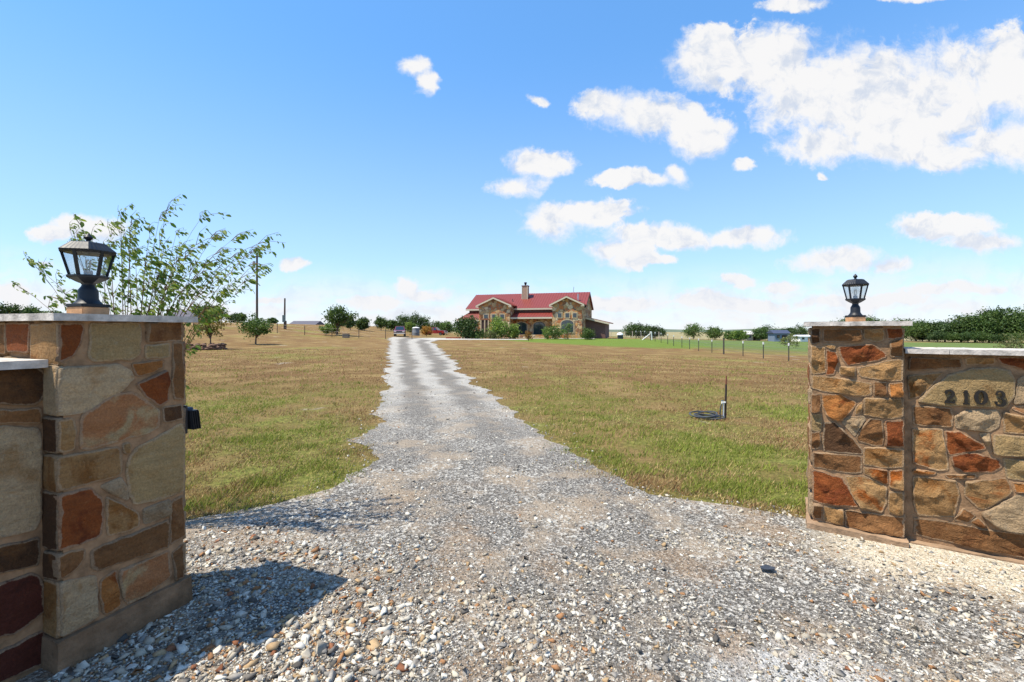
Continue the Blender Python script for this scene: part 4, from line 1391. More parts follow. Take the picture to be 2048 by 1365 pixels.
# ------------------------------------------------------------------ the house
HA = R(18)
HC = Vector((2.85, 75.0, 0))                                  # middle of the front
HU = Vector((math.cos(HA), -math.sin(HA), 0))                 # along the front, to the right
HV = Vector((math.sin(HA), math.cos(HA), 0))                  # into the house
HZ = 0.12
house = empty('stone_house', (HC.x, HC.y, HZ), 'long stone house with red metal roof and two front gables', 'house', rz=-HA)


def hu(px, v=0.0):
    """distance along the front of a photo column, on the plane v behind the front"""
    k = (px - CX) / F
    P = HC + HV * v
    # (P.x + u*HU.x) = k * (P.y + u*HU.y)
    return (k * P.y - P.x) / (HU.x - k * HU.y)


def hz_(py, px, v=0.0):
    u = hu(px, v)
    y = (HC + HV * v + HU * u).y
    return zrow(py, y) - HZ


m, T = mat('house_fieldstone')
v = T.n('ShaderNodeTexCoord').outputs['Object']
w = T.vmath('MULTIPLY_ADD', T.noise(v, 2.0, 3, color=True), (0.25, 0.25, 0.25), v)
cc = T.sep(T.vor(w, 1.8, out='Color'))
c = T.ramp(cc[0], [(0, (0.46, 0.29, 0.13)), (0.18, (0.42, 0.15, 0.05)), (0.34, (0.52, 0.26, 0.09)), (0.5, (0.60, 0.46, 0.28)), (0.64, (0.24, 0.11, 0.05)), (0.78, (0.50, 0.34, 0.17)), (0.9, (0.44, 0.16, 0.05))], 'CONSTANT')
edge_ = T.vor(w, 1.8, 'DISTANCE_TO_EDGE')
c = T.mix(T.smooth(edge_, 0.05, 0.012), c, (0.30, 0.22, 0.15))
c = T.vmath('SCALE', c, scale=T.lin(T.noise(v, 6.0, 5, 0.7), .25, .75, .72, 1.25))
T.put(T.b.inputs['Base Color'], c)
T.b.inputs['Roughness'].default_value = 0.9
T.put(T.b.inputs['Normal'], T.bump(T.math('ADD', T.smooth(edge_, 0.0, 0.09), T.noise(v, 7, 4)), 0.8, 0.06))
M['hstone'] = m
m, T = mat('red_standing_seam_roof')
v = T.n('ShaderNodeTexCoord').outputs['Object']
c = T.mix(T.noise(v, 0.6, 5, .6), (0.19, 0.034, 0.025), (0.225, 0.046, 0.034))
T.put(T.b.inputs['Base Color'], c)
T.b.inputs['Roughness'].default_value = 0.42
T.b.inputs['Specular IOR Level'].default_value = 0.4
M['roof'] = m
M['siding'] = simple('brown_siding', (0.155, 0.085, 0.07), 0.8, var=0.1, scale=2)
M['fascia'] = simple('cream_fascia', (0.56, 0.49, 0.36), 0.7, var=0.08)
M['trim'] = simple('tan_stone_trim', (0.45, 0.35, 0.22), 0.85, var=0.15)
M['chimney'] = simple('tan_stucco', (0.36, 0.24, 0.17), 0.9, var=0.12)
m, T = mat('window_glass')
T.b.inputs['Base Color'].default_value = (0.018, 0.035, 0.05, 1)
T.b.inputs['Roughness'].default_value = 0.06
T.b.inputs['Specular IOR Level'].default_value = 0.9
M['pane'] = m
M['frame'] = simple('dark_window_frame', (0.06, 0.06, 0.06), 0.5)
M['steel'] = simple('galvanised_flue', (0.45, 0.46, 0.47), 0.35, metal=0.7)
M['doorwood'] = simple('dark_door', (0.05, 0.025, 0.018), 0.6)


def hbox(name, u0, u1, v0, v1, z0, z1, mt, par=house, bevel=0.0):
    return MB().box((u0, v0, z0), (u1, v1, z1)).build(name, mt, par, bevel=bevel)


# key measures
gLa, gLb = hu(958), hu(1019.5)
gRa, gRb = hu(1104.5), hu(1164)
VM = 2.6                                                       # recess of the middle front
ua, ub = hu(934, VM), hu(1172, VM)
VD = 11.0                                                      # back wall
Z_EAVE = hz_(613, 1068, VM)
Z_RIDGE = hz_(587.5, 1060, 7.0)
Z_GE = hz_(611, 1134)                                          # gable eave
Z_GP = hz_(593.0, 1134)                                        # gable peak
VR = 7.0
# main upper body
hbox('wall', ua + 0.45, gLa - 0.02, VM, VD, 0, Z_EAVE, M['siding'])
hbox('wall', gLb + 0.02, gRa - 0.02, VM, VD, 0, Z_EAVE, M['siding'])
b = MB()                                                       # right gable end
b.add([(gRb - 0.3, VM, 0), (gRb - 0.3, VD, 0), (gRb - 0.3, VD, Z_EAVE), (gRb - 0.3, VR, Z_RIDGE - 0.25), (gRb - 0.3, VM, Z_EAVE),
       (gRb - 0.02, VM, 0), (gRb - 0.02, VD, 0), (gRb - 0.02, VD, Z_EAVE), (gRb - 0.02, VR, Z_RIDGE - 0.25), (gRb - 0.02, VM, Z_EAVE)],
      [(0, 1, 2, 3, 4), (5, 6, 7, 8, 9), (0, 1, 6, 5), (1, 2, 7, 6), (2, 3, 8, 7), (3, 4, 9, 8), (4, 0, 5, 9)])
b.build('end_wall', M['hstone'], house)
hbox('wall', gRa, gRb - 0.31, VM + 0.02, VD, 0, Z_EAVE, M['siding'])
hbox('wall', gLa, gLb, VM + 0.02, VD, 0, Z_EAVE, M['siding'])


def roof_sheet(name, quads, mt=None, th=0.12, par=house, seam=None):
    """quads: four corners each; slab below with standing seams along the slope"""
    b = MB()
    for qd in quads:
        qd = [Vector(p) for p in qd]
        nn = (qd[1] - qd[0]).cross(qd[-1] - qd[0]).normalized()
        if nn.z < 0: nn = -nn
        k = len(qd)
        vs = qd + [p - nn * th for p in qd]
        b.add(vs, [tuple(range(k)), tuple(range(2 * k - 1, k - 1, -1))] + [(i, k + i, k + (i + 1) % k, (i + 1) % k) for i in range(k)])
        if seam and k == 4:
            # qd: eave-left, eave-right, ridge-right, ridge-left
            n = max(2, int((qd[1] - qd[0]).length / seam))
            for i in range(n + 1):
                a = qd[0].lerp(qd[1], i / n); c = qd[3].lerp(qd[2], i / n)
                e1 = (qd[1] - qd[0]).normalized() * 0.02
                b.add([a - e1 + nn * .002, a + e1 + nn * .002, c + e1 + nn * .002, c - e1 + nn * .002, a - e1 + nn * .04, a + e1 + nn * .04, c + e1 + nn * .04, c - e1 + nn * .04],
                      [(0, 1, 2, 3), (4, 5, 6, 7), (0, 1, 5, 4), (1, 2, 6, 5), (2, 3, 7, 6), (3, 0, 4, 7)])
    return b.build(name, mt or M['roof'], par)


ov = 0.55
z_ov = Z_EAVE - (Z_RIDGE - Z_EAVE) * ov / (VR - VM)
rl, rrr = ua, gRb + 0.25
mainroof = roof_sheet('roof', [[(rl, VM - ov, z_ov), (rrr, VM - ov, z_ov), (rrr, VR, Z_RIDGE), (rl, VR, Z_RIDGE)],
                               [(rrr, VD + ov, z_ov), (rl, VD + ov, z_ov), (rl, VR, Z_RIDGE), (rrr, VR, Z_RIDGE)]], seam=0.45)
hbox('fascia', rl, rrr, VM - ov - 0.03, VM - ov, z_ov - 0.30, z_ov - 0.02, M['fascia'])
MB().add([(rrr + .02, VM - ov, z_ov - .3), (rrr + .02, VR, Z_RIDGE - .3), (rrr + .02, VR, Z_RIDGE - .02), (rrr + .02, VM - ov, z_ov - .02),
          (rrr + .05, VM - ov, z_ov - .3), (rrr + .05, VR, Z_RIDGE - .3), (rrr + .05, VR, Z_RIDGE - .02), (rrr + .05, VM - ov, z_ov - .02)],
         [(0, 1, 2, 3), (4, 5, 6, 7), (0, 1, 5, 4), (1, 2, 6, 5), (2, 3, 7, 6), (3, 0, 4, 7)]).build('rake_board', M['siding'], house)


def gable_wing(a, b_, zp, ze):
    mid = (a + b_) / 2
    oh = 0.42
    slope = (zp - ze) / ((b_ - a) / 2 + oh)
    zw = ze + slope * oh - 0.16
    w = MB().prism([(a, 0), (b_, 0), (b_, zw), (mid, zp - 0.18), (a, zw)], (0, 0, 0), (1, 0, 0), (0, 0, 1), (0, 1, 0), VM).build('gable_wall', M['hstone'], house)
    vb = VM + (zp - Z_EAVE) / (Z_RIDGE - Z_EAVE) * (VR - VM) + 0.2
    vl = VM + (ze - Z_EAVE) / (Z_RIDGE - Z_EAVE) * (VR - VM)
    roof_sheet('gable_roof', [[(a - oh, max(vl, 0.2), ze), (a - oh, -0.45, ze), (mid, -0.45, zp), (mid, vb, zp)], [(b_ + oh, -0.45, ze), (b_ + oh, max(vl, 0.2), ze), (mid, vb, zp), (mid, -0.45, zp)]], seam=0.45)
    for sx in (-1, 1):
        x0 = mid + sx * ((b_ - a) / 2 + oh)
        fa = MB().add([(x0, -0.50, ze - .26), (mid, -0.50, zp - .30), (mid, -0.50, zp - .02), (x0, -0.50, ze + .0),
                       (x0, -0.455, ze - .26), (mid, -0.455, zp - .30), (mid, -0.455, zp - .02), (x0, -0.455, ze + .0)],
                      [(0, 1, 2, 3), (4, 5, 6, 7), (0, 1, 5, 4), (1, 2, 6, 5), (2, 3, 7, 6), (3, 0, 4, 7)])
        fa.build('barge_board', M['fascia'], house)
        MB().box((min(x0, x0 - sx * 0.5), -0.50 + 0.01, ze - .34), (max(x0, x0 - sx * 0.5), 0.0, ze - .20)).build('eave_return', M['fascia'], house)
    return w


gable_wing(gLa, gLb, hz_(595, 988), hz_(611.5, 988))
gable_wing(gRa, gRb, hz_(592.5, 1133), hz_(609.5, 1133))


def window(pa, pb, ya, yb, v=0.0, arch=0.0, trim=True, mull=1, name='window'):
    pm = (pa + pb) / 2
    a, b_ = hu(pa, v), hu(pb, v)
    z0, z1 = hz_(yb, pm, v), hz_(ya, pm, v)
    e = bpy.data.objects.new(name, None); link(e, house)
    e.empty_display_size = 0.2
    def outline(g):
        pts = [(a - g, z0 - g), (b_ + g, z0 - g)]
        if arch:
            zs = z1 - arch
            pts += [((a + b_) / 2 + ((b_ - a) / 2 + g) * math.cos(R(t)), zs + (arch + g) * math.sin(R(t))) for t in range(0, 181, 15)]
        else:
            pts += [(b_ + g, z1 + g), (a - g, z1 + g)]
        return pts
    if trim:
        MB().prism(outline(0.16), (0, v - 0.07, 0), (1, 0, 0), (0, 0, 1), (0, 1, 0), 0.10).build('trim', M['trim'], e)
    MB().prism(outline(0.0), (0, v - 0.085, 0), (1, 0, 0), (0, 0, 1), (0, 1, 0), 0.06).build('frame', M['frame'], e)
    MB().prism([((x - (a + b_) / 2) * 0.90 + (a + b_) / 2, (z - (z0 + z1) / 2) * 0.93 + (z0 + z1) / 2) for x, z in outline(0.0)], (0, v - 0.10, 0), (1, 0, 0), (0, 0, 1), (0, 1, 0), 0.03).build('pane', M['pane'], e)
    for i in range(mull):
        x = a + (b_ - a) * (i + 1) / (mull + 1)
        MB().box((x - .03, v - .12, z0 + .05), (x + .03, v - .101, z1 - .04)).build('mullion', M['frame'], e)
    return e


for pa, pb in ((968.3, 976), (984.4, 991.8), (1000.8, 1008.2)):
    window(pa, pb, 629.5, 637.3, mull=0)
for pa, pb in ((1115.8, 1123.2), (1131, 1138.3), (1146, 1153.2)):
    window(pa, pb, 627, 635.2, mull=0)
window(1122.6, 1147, 640.6, 665, arch=0.55, mull=2)
# middle front: porch wall, lean-to roof, window and doors
zt = hz_(634.5, 1062, VM)
hbox('porch_wall', gLb + 0.03, gRa - 0.03, VM - 0.35, VM - 0.01, 0, zt, M['hstone'])
VP = VM - 0.35
window(1033, 1054, 645, 668.5, VP, arch=0.5, mull=1)
window(1067, 1090.6, 644, 669.5, VP, arch=0.6, mull=1, name='french_doors')
pz0, pz1 = hz_(634.5, 1062, 0.5), hz_(625, 1062, VM)
roof_sheet('porch_roof', [[(gLb + .05, 0.25, pz0), (gRa - .05, 0.25, pz0), (gRa - .05, VM - .01, pz1), (gLb + .05, VM - .01, pz1)]], seam=0.45)
hbox('porch_fascia', gLb + 0.05, gRa - 0.05, 0.19, 0.24, pz0 - 0.30, pz0 - 0.03, M['fascia'])
hbox('porch_step', gLb + 0.05, gRa - 0.05, 0.3, VP - 0.02, 0, 0.55, M['hstone'])
# entry recess in the left gable
e = bpy.data.objects.new('entry_door', None); link(e, house)
a, b_ = hu(962.5), hu(976.5)
z1 = hz_(640.5, 970)
MB().box((a, -0.06, 0.1), (b_, -0.02, z1)).build('recess', M['doorwood'], e)
for x in (a - 0.12, (a + b_) / 2 - 0.05, b_ - 0.02):
    MB().box((x, -0.16, 0.05), (x + 0.2, -0.065, z1)).build('post', M['trim'], e)
MB().box((a - 0.14, -0.17, z1 + .003), (b_ + 0.2, -0.062, z1 + 0.24)).build('lintel', simple('cedar_lintel', (0.22, 0.09, 0.04), 0.8), e)
# low left wing
la, lb = hu(922, 1.5), gLa - 0.03
zl = hz_(640, 940, 1.2)
hbox('side_wing_wall', la, lb, 1.2, 8.0, 0, zl, M['hstone'])
zl1 = hz_(625, 945, VM)
roof_sheet('side_wing_roof', [[(la - .5, 0.8, zl), (lb, 0.8, zl), (lb, VM - .02, zl1), (la + 1.3, VM - .02, zl1)], [(la - .5, 8.4, zl), (la - .5, 0.8, zl), (la + 1.3, VM - .02, zl1), (la + 1.3, 7.5, zl1)]], seam=0.45)
hbox('side_wing_fascia', la - .5, lb, 0.74, 0.79, zl - 0.28, zl - 0.03, M['fascia'])
window(950, 955.5, 639.5, 647.5, 1.19, mull=0, trim=False)
# lean-to on the right end
ea, eb = gRb + 0.0, gRb + 3.9
z_hi, z_lo = hz_(635, 1176, 4), hz_(645, 1194, 4)
MB().prism([(ea, 0), (eb - 0.7, 0), (eb - 0.7, z_lo - 0.05), (ea, z_hi - 0.2)], (0, 4.0, 0), (1, 0, 0), (0, 0, 1), (0, 1, 0), 6.0).build('lean_to_wall', M['siding'], house)
roof_sheet('lean_to_roof', [[(eb, 3.5, z_lo - .1), (eb, 10.5, z_lo - .1), (ea, 10.5, z_hi), (ea, 3.5, z_hi)]], seam=0.45)
MB().add([(ea, 3.44, z_hi - .3), (eb, 3.44, z_lo - .4), (eb, 3.44, z_lo - .1), (ea, 3.44, z_hi), (ea, 3.49, z_hi - .3), (eb, 3.49, z_lo - .4), (eb, 3.49, z_lo - .1), (ea, 3.49, z_hi)],
         [(0, 1, 2, 3), (4, 5, 6, 7), (0, 1, 5, 4), (1, 2, 6, 5), (2, 3, 7, 6), (3, 0, 4, 7)]).build('lean_to_fascia', M['fascia'], house)
# chimney and roof pipes
c0, c1 = hu(1045.4, 5.5), hu(1056.6, 5.5)
zc1 = hz_(573.5, 1051, 5.5)
ch = bpy.data.objects.new('chimney', None); link(ch, house)
MB().box((c0, 5.0, Z_EAVE), (c1, 6.0, zc1)).build('stack', M['chimney'], ch)
MB().box((c0 - 0.06, 4.94, zc1 + .003), (c1 + 0.06, 6.06, zc1 + 0.16)).build('crown', M['siding'], ch)
for x in (c0 - .03, c1 - .09):
    MB().box((x, 4.96, Z_EAVE), (x + .12, 4.995, zc1)).build('corner_board', M['fascia'], ch)
zf = hz_(565.5, 1051, 5.5)
cm_ = (c0 + c1) / 2
MB().lathe([(0.12, zc1 + .16), (0.12, zf - .45), (0.16, zf - .42), (0.26, zf - .05), (0.26, zf), (0.1, zf + .05)], 14, c=(cm_, 5.5, 0)).build('flue_cap', M['black'], ch, smooth=True)
x = hu(1156, 4.0)
MB().tube([(x, 4.0, Z_EAVE), (x, 4.0, hz_(588, 1156, 4.0))], 0.12, 10).build('vent_pipe', M['steel'], house, smooth=True)
x = hu(1146, 7.0)
MB().tube([(x, 7.2, Z_RIDGE - .4), (x + .1, 7.2, Z_RIDGE + 1.0)], 0.05, 8).build('antenna', M['steel'], house, smooth=True)
MB().tube([(hu(1026, 4.5), 4.3, Z_EAVE + .4), (hu(1026, 4.5), 4.3, Z_EAVE + 1.45)], 0.06, 8).build('plumbing_vent', M['frame'], house, smooth=True)
# walk and bed edging
hbox('garden_walk', gLb - 1, gRb + 2.2, -1.9, -0.95, -0.12, 0.04, simple('pale_walk', (0.55, 0.51, 0.44), 0.9, var=.12))

# shrubs by the house
SH = 'garden shrubs in front of the house'
def shrub(px, d, w, h, mt, seed, label, leaf=0.22, ncl=50, trunk=0.25, per=26, cat='shrub', rough=0.5):
    e = make_tree('garden_shrub', h, w / 2, h * 0.52, h * trunk, 0.05, leaf, ncl, per, mt, seed, rough=rough, base_cut=0.05)
    return plant_at(e, px, d, label, cat, SH, rz=seed)


shrub(931, 69.5, 3.3, 3.1, M['leaf_dark'], 31, 'largest dark spreading shrub at the left corner of the house', 0.3, 110)
shrub(997, 70.5, 2.9, 3.1, M['leaf_bright'], 32, 'big yellow-green shrub covering the left gable beside the door', 0.26, 110)
shrub(1026, 70.0, 1.9, 2.3, M['leaf_bright'], 33, 'leafy light green potted shrub left of the arched window', 0.26, 50)
shrub(958, 68.8, 2.6, 1.3, M['leaf_mid'], 34, 'low green shrub under the entry of the house', 0.2, 50, 0.1)
shrub(981, 68.9, 2.2, 1.1, M['leaf_pale'], 35, 'low greyish shrub right of the entry', 0.2, 40, 0.1)
shrub(1057, 61.0, 0.95, 1.25, M['leaf_orange'], 36, 'small reddish sapling on the lawn below the doors', 0.12, 24, 0.4)
shrub(1095, 68.5, 1.5, 1.9, M['leaf_bright'], 37, 'yellowish young shrub right of the french doors', 0.17, 34, 0.4)
shrub(1112, 68.0, 2.2, 2.0, M['leaf_mid'], 38, 'rounded green shrub at the left foot of the right gable', 0.2, 50, 0.35)
shrub(1136, 66.5, 1.6, 2.7, M['leaf_mid'], 39, 'slender young tree before the big arched window', 0.16, 24, 0.55, cat='tree')
shrub(1174, 66.0, 1.9, 1.75, M['leaf_mid'], 40, 'clipped round bush at the right corner of the house', 0.16, 70, 0.35)
p = at(905, 69.0)
bed = MB()
e = empty('flower_bed', tuple(p), 'low red brick flower bed at the left end of the house', 'flower bed')
for k in range(9):
    MB().box((-1.0 + k * 0.25, -0.2, 0), (-0.77 + k * 0.25, 0.1, 0.22)).build('brick', simple('bed_brick', (0.28, 0.07, 0.04), 0.9) if k == 0 else bpy.data.materials['bed_brick'], e)


# ------------------------------------------------------------------ pickups
M['tyre'] = simple('tyre_rubber', (0.02, 0.02, 0.02), 0.85)
M['rim'] = simple('alloy_rim', (0.55, 0.55, 0.56), 0.3, metal=0.8)
M['chrome'] = simple('chrome', (0.6, 0.6, 0.62), 0.15, metal=1.0)
M['cglass'] = M['pane']


def car_paint(name, col):
    m, T = mat(name)
    T.b.inputs['Base Color'].default_value = (*col, 1)
    T.b.inputs['Roughness'].default_value = 0.3
    T.b.inputs['Coat Weight'].default_value = 0.6
    T.b.inputs['Coat Roughness'].default_value = 0.08
    return m


def pickup(paint, loc, rz, label):
    """nose towards +x, wheels on z = 0"""
    e = empty('pickup_truck', loc, label, 'truck', 'parked pickup trucks', rz)
    L, Wd = 5.7, 1.96
    b = MB()
    side = [(-2.85, 0.55), (-2.85, 1.12), (-0.85, 1.14), (-0.85, 1.16), (1.05, 1.16), (1.3, 1.15), (2.45, 1.08), (2.78, 0.98), (2.85, 0.55), (2.35, 0.45), (1.35, 0.45), (-1.25, 0.45), (-2.3, 0.45)]
    b.prism(side, (0, -Wd / 2, 0), (1, 0, 0), (0, 0, 1), (0, 1, 0), Wd)
    body = b.build('body', paint, e, bevel=0.07, seg=2, smooth=True)
    # cab
    cb = MB()
    for ys, ye in ((-1, 1),):
        lo = [(-0.95, 1.13), (1.15, 1.13)]
        hi = [(-0.72, 1.86), (0.42, 1.86)]
        vs = []
        for (x, z), w in ((lo[0], .94), (lo[1], .94), (hi[1], .76), (hi[0], .76)):
            vs += [(x, -w, z), (x, w, z)]
        cb.add(vs, [(0, 2, 4, 6), (1, 7, 5, 3), (0, 1, 3, 2), (2, 3, 5, 4), (4, 5, 7, 6), (6, 7, 1, 0)])
    cb.build('cab', paint, e, bevel=0.05, smooth=True)
    def glassq(name, pts):
        c = sum((Vector(p) for p in pts), Vector()) / 4
        pp = [c + (Vector(p) - c) * 0.86 for p in pts]
        nn = (pp[1] - pp[0]).cross(pp[3] - pp[0]).normalized()
        if nn.dot(c - Vector((0.1, 0, 1.4))) < 0: nn = -nn
        MB().add([p + nn * .012 for p in pp] + [p - nn * .03 for p in pp], [(0, 1, 2, 3), (4, 5, 6, 7), (0, 1, 5, 4), (1, 2, 6, 5), (2, 3, 7, 6), (3, 0, 4, 7)]).build(name, M['cglass'], e)
    glassq('windshield', [(1.15, -.94, 1.13), (1.15, .94, 1.13), (0.42, .76, 1.86), (0.42, -.76, 1.86)])
    glassq('rear_window', [(-.95, .94, 1.13), (-.95, -.94, 1.13), (-.72, -.76, 1.86), (-.72, .76, 1.86)])
    for sgn in (-1, 1):
        glassq('side_window', [(-.92, sgn * .94, 1.15), (-.02, sgn * .94, 1.15), (-.06, sgn * .76, 1.84), (-.72, sgn * .76, 1.84)])
        glassq('side_window', [(0.02, sgn * .94, 1.15), (1.08, sgn * .94, 1.15), (.40, sgn * .76, 1.84), (-.02, sgn * .76, 1.84)])
        for x in (-1.78, 1.85):
            w = bpy.data.objects.new('wheel', None); w.location = (x, sgn * 0.86, 0.40); link(w, e)
            pr = [(0.24, -.12), (0.38, -.12), (0.40, -.08), (0.40, .08), (0.38, .12), (0.24, .12)]
            t = MB().lathe(pr, 20).build('tyre', M['tyre'], w); t.rotation_euler = (R(90), 0, 0)
            t = MB().lathe([(0.02, -.125), (0.20, -.10), (0.245, -.125), (0.245, .125), (0.20, .10), (0.02, .125)], 12).build('rim', M['rim'], w); t.rotation_euler = (R(90), 0, 0)
        MB().box((2.70, sgn * 0.72 - .2, 0.80), (2.862, sgn * 0.72 + .2, 0.99)).build('headlight', M['chrome'], e, bevel=.02)
        MB().box((-2.862, sgn * 0.85 - .09, 0.8), (-2.80, sgn * 0.85 + .09, 1.08)).build('tail_light', simple('tail_red', (.3, .01, .01), .3), e)
        MB().box((0.72, sgn * 1.08 - .12, 1.16), (0.86, sgn * 1.08 + .12, 1.36)).build('mirror', M['blackplastic'], e, bevel=.02)
        MB().box((-0.25, sgn * 0.985 - .012, 0.98), (-0.08, sgn * 0.985 + .012, 1.02)).build('door_handle', M['chrome'], e)
    MB().box((2.74, -.5, 0.70), (2.872, .5, 1.0)).build('grille', M['frame'], e, bevel=.03)
    MB().box((2.72, -.95, 0.45), (2.95, .95, 0.66)).build('front_bumper', M['chrome'], e, bevel=.04)
    MB().box((-2.97, -.92, 0.48), (-2.80, .92, 0.66)).build('rear_bumper', M['chrome'], e, bevel=.03)
    MB().box((-2.75, -.80, 1.125), (-0.95, .80, 1.155)).build('bed_liner', M['blackplastic'], e)
    return e


pickup(car_paint('maroon_paint', (0.20, 0.030, 0.045)), at(800, 84), R(-79), 'maroon pickup parked nose-on at the end of the drive')
pickup(car_paint('red_paint', (0.26, 0.012, 0.015)), at(870, 108), R(-16), 'red pickup parked side-on left of the house')

# water tank
p = at(832, 96)
e = empty('water_tank', tuple(p), 'grey cylindrical water tank with pale lid behind the pickups', 'tank')
MB().lathe([(0.75, -.1), (0.75, 0.6), (0.77, 0.62), (0.75, .65), (0.75, 1.55)], 24).build('shell', simple('tank_grey', (.17, .18, .19), .7), e, smooth=True)
MB().lathe([(0.78, 1.55), (0.78, 1.64), (0.60, 1.74), (0.1, 1.80)], 24).build('lid', M['white'], e, smooth=True)

BG = 'trees and bushes behind the pickups'
def bgtree(px, d, w, h, mt, seed, label, trunk=0.3, leaf=0.34, ncl=70, per=34, group=BG, rough=0.5, cat='tree', sink=0.0):
    e = make_tree('tree', h, w / 2, h * (1 - trunk) * 0.55, h * trunk, 0.05 * h * 0.5, leaf, ncl, per, mt, seed, rough=rough, base_cut=h * 0.08)
    return plant_at(e, px, d, label, cat, group, rz=seed, sink=sink)


bgtree(853, 93, 1.9, 2.2, M['leaf_orange'], 51, 'orange-leaved bush between the tank and the red pickup', 0.2, 0.22, 40)
bgtree(822, 100, 2.3, 2.6, M['leaf_bright'], 52, 'light green tree beside the grey tank', 0.3, 0.28, 40)
bgtree(806, 128, 4.0, 4.2, M['leaf_dark'], 53, 'dark tree just behind the maroon pickup', 0.2)
bgtree(826, 132, 5.2, 5.2, M['leaf_dark'], 54, 'tall dark tree behind the grey tank', 0.2)
bgtree(848, 134, 3.8, 4.8, M['leaf_dark'], 55, 'dark tree above the orange bush', 0.2)
bgtree(872, 140, 4.4, 3.6, M['leaf_dark'], 56, 'dark low tree behind the red pickup cab', 0.2)
bgtree(893, 120, 3.4, 3.4, M['leaf_mid'], 57, 'tree between the red pickup and the house', 0.25)
bgtree(762, 112, 2.8, 3.3, M['leaf_mid'], 58, 'mid-green tree left of the maroon pickup', 0.25)
bgtree(783, 118, 2.8, 2.8, M['leaf_mid'], 59, 'low tree touching the maroon pickup on its left', 0.2)
bgtree(726, 100, 3.3, 2.6, M['leaf_mid'], 60, 'broad low tree between the windswept tree and the drive', 0.2)
bgtree(701, 92, 1.6, 2.6, M['leaf_dark'], 61, 'narrow dark tree just right of the windswept tree', 0.3)
bgtree(686, 110, 2.5, 2.0, M['leaf_dark'], 62, 'low dark bush behind the windswept tree', 0.15)
bgtree(652, 67, 1.7, 1.6, M['leaf_bright'], 63, 'round bright bush left of the windswept tree', 0.3, 0.2, 50, cat='bush')
bgtree(666, 74, 1.9, 1.5, M['leaf_bright'], 64, 'yellow-green bush partly behind the windswept tree', 0.15, 0.2, 40, cat='bush')
for i, (px, d, w, h) in enumerate(((8, 92, 5.0, 4.0), (62, 98, 5.2, 3.2), (108, 104, 2.6, 2.7), (-40, 90, 5.0, 3.4))):
    bgtree(px, d, w, h, M['leaf_dark'], 70 + i, ['far dark tree at the left frame edge above the cap', 'far dark tree above the left pillar cap, second from the edge', 'far small dark tree just left of the left lantern', 'far dark tree beyond the left frame edge'][i], 0.2, 0.4, group='far trees beyond the left pillar')
for i, (px, d, w, h) in enumerate(((420, 86, 5.5, 3.4), (470, 112, 3.0, 2.6), (484, 104, 1.6, 2.6), (545, 112, 2.2, 1.4))):
    bgtree(px, d, w, h, M['leaf_dark'] if i != 2 else M['leaf_mid'], 80 + i, ['dark tree on the crest behind the yellowing tree', 'dark bush on the crest left of the round green tree', 'narrow green tree on the crest left of the round tree', 'small dark bush on the crest right of the round tree'][i], 0.15, 0.35, group='bushes on the left crest')

# small crate on the left pasture
p = at(692, 64)
e = empty('wooden_crate', tuple(p), 'weathered grey wooden crate on the grass under the windswept tree', 'crate')
for k in range(4):
    MB().box((-.42, -.3, .02 + k * .15), (.42, .3, .15 + k * .15)).build('plank', simple('crate_grey', (.13, .12, .11), .9, scale=20) if k == 0 else bpy.data.materials['crate_grey'], e)


# far buildings
def far_house(px, d, w, dep, h, roof_h, wall, roof, rz, label, nwin=3, hip=False, cat='building', sink=0.0):
    e = empty('far_building', tuple(at(px, d, -sink)), label, cat, 'far buildings', rz)
    MB().box((-w / 2, -dep / 2, 0), (w / 2, dep / 2, h)).build('wall', wall, e)
    b = MB()
    b.prism([(-dep / 2 - .4, h + .01), (dep / 2 + .4, h + .01), (0, h + roof_h)], (-w / 2 - .4, 0, 0), (0, 1, 0), (0, 0, 1), (1, 0, 0), w + .8)
    b.build('roof', roof, e)
    for i in range(nwin):
        x = -w / 2 + w * (i + 0.5) / nwin
        MB().box((x - .45, -dep / 2 - .05, h * .42), (x + .45, -dep / 2 - .004, h * .82)).build('window', M['pane'], e)
    MB().box((-.5 + w * .1, -dep / 2 - .06, 0.05), (.45 + w * .1, -dep / 2 - .004, h * .8)).build('door', M['doorwood'], e)
    return e


W_ = M['white']
sg = simple('slate_roof', (.10, .095, .115), .8)
far_house(384, 118, 7.5, 5, 2.0, 1.7, simple('lavender_siding', (.30, .27, .31), .8), sg, R(8), 'low grey-roofed house on the crest behind the sapling twigs', 2)
far_house(614, 150, 8.4, 6, 1.4, 1.3, simple('blue_grey_siding', (.26, .30, .34), .8), sg, R(-4), 'long low blue-grey building on the left skyline', 4, sink=1.1)
far_house(1609, 150, 6.2, 4, 1.7, .5, W_, simple('pale_metal_roof', (.62, .64, .66), .5), R(6), 'white trailer home left of the right pillar', 3, cat='trailer')
far_house(1557, 146, 4.4, 5, 2.6, 1.1, simple('blue_siding', (.16, .20, .27), .7), simple('navy_roof', (.05, .06, .10), .6), R(-8), 'small blue house among trees left of the white trailer', 2)
far_house(1496, 158, 5.2, 5, 2.2, 1.2, simple('beige_siding', (.45, .40, .33), .8), simple('pale_roof', (.52, .50, .47), .7), R(10), 'pale beige house half hidden by trees right of the fence', 2)

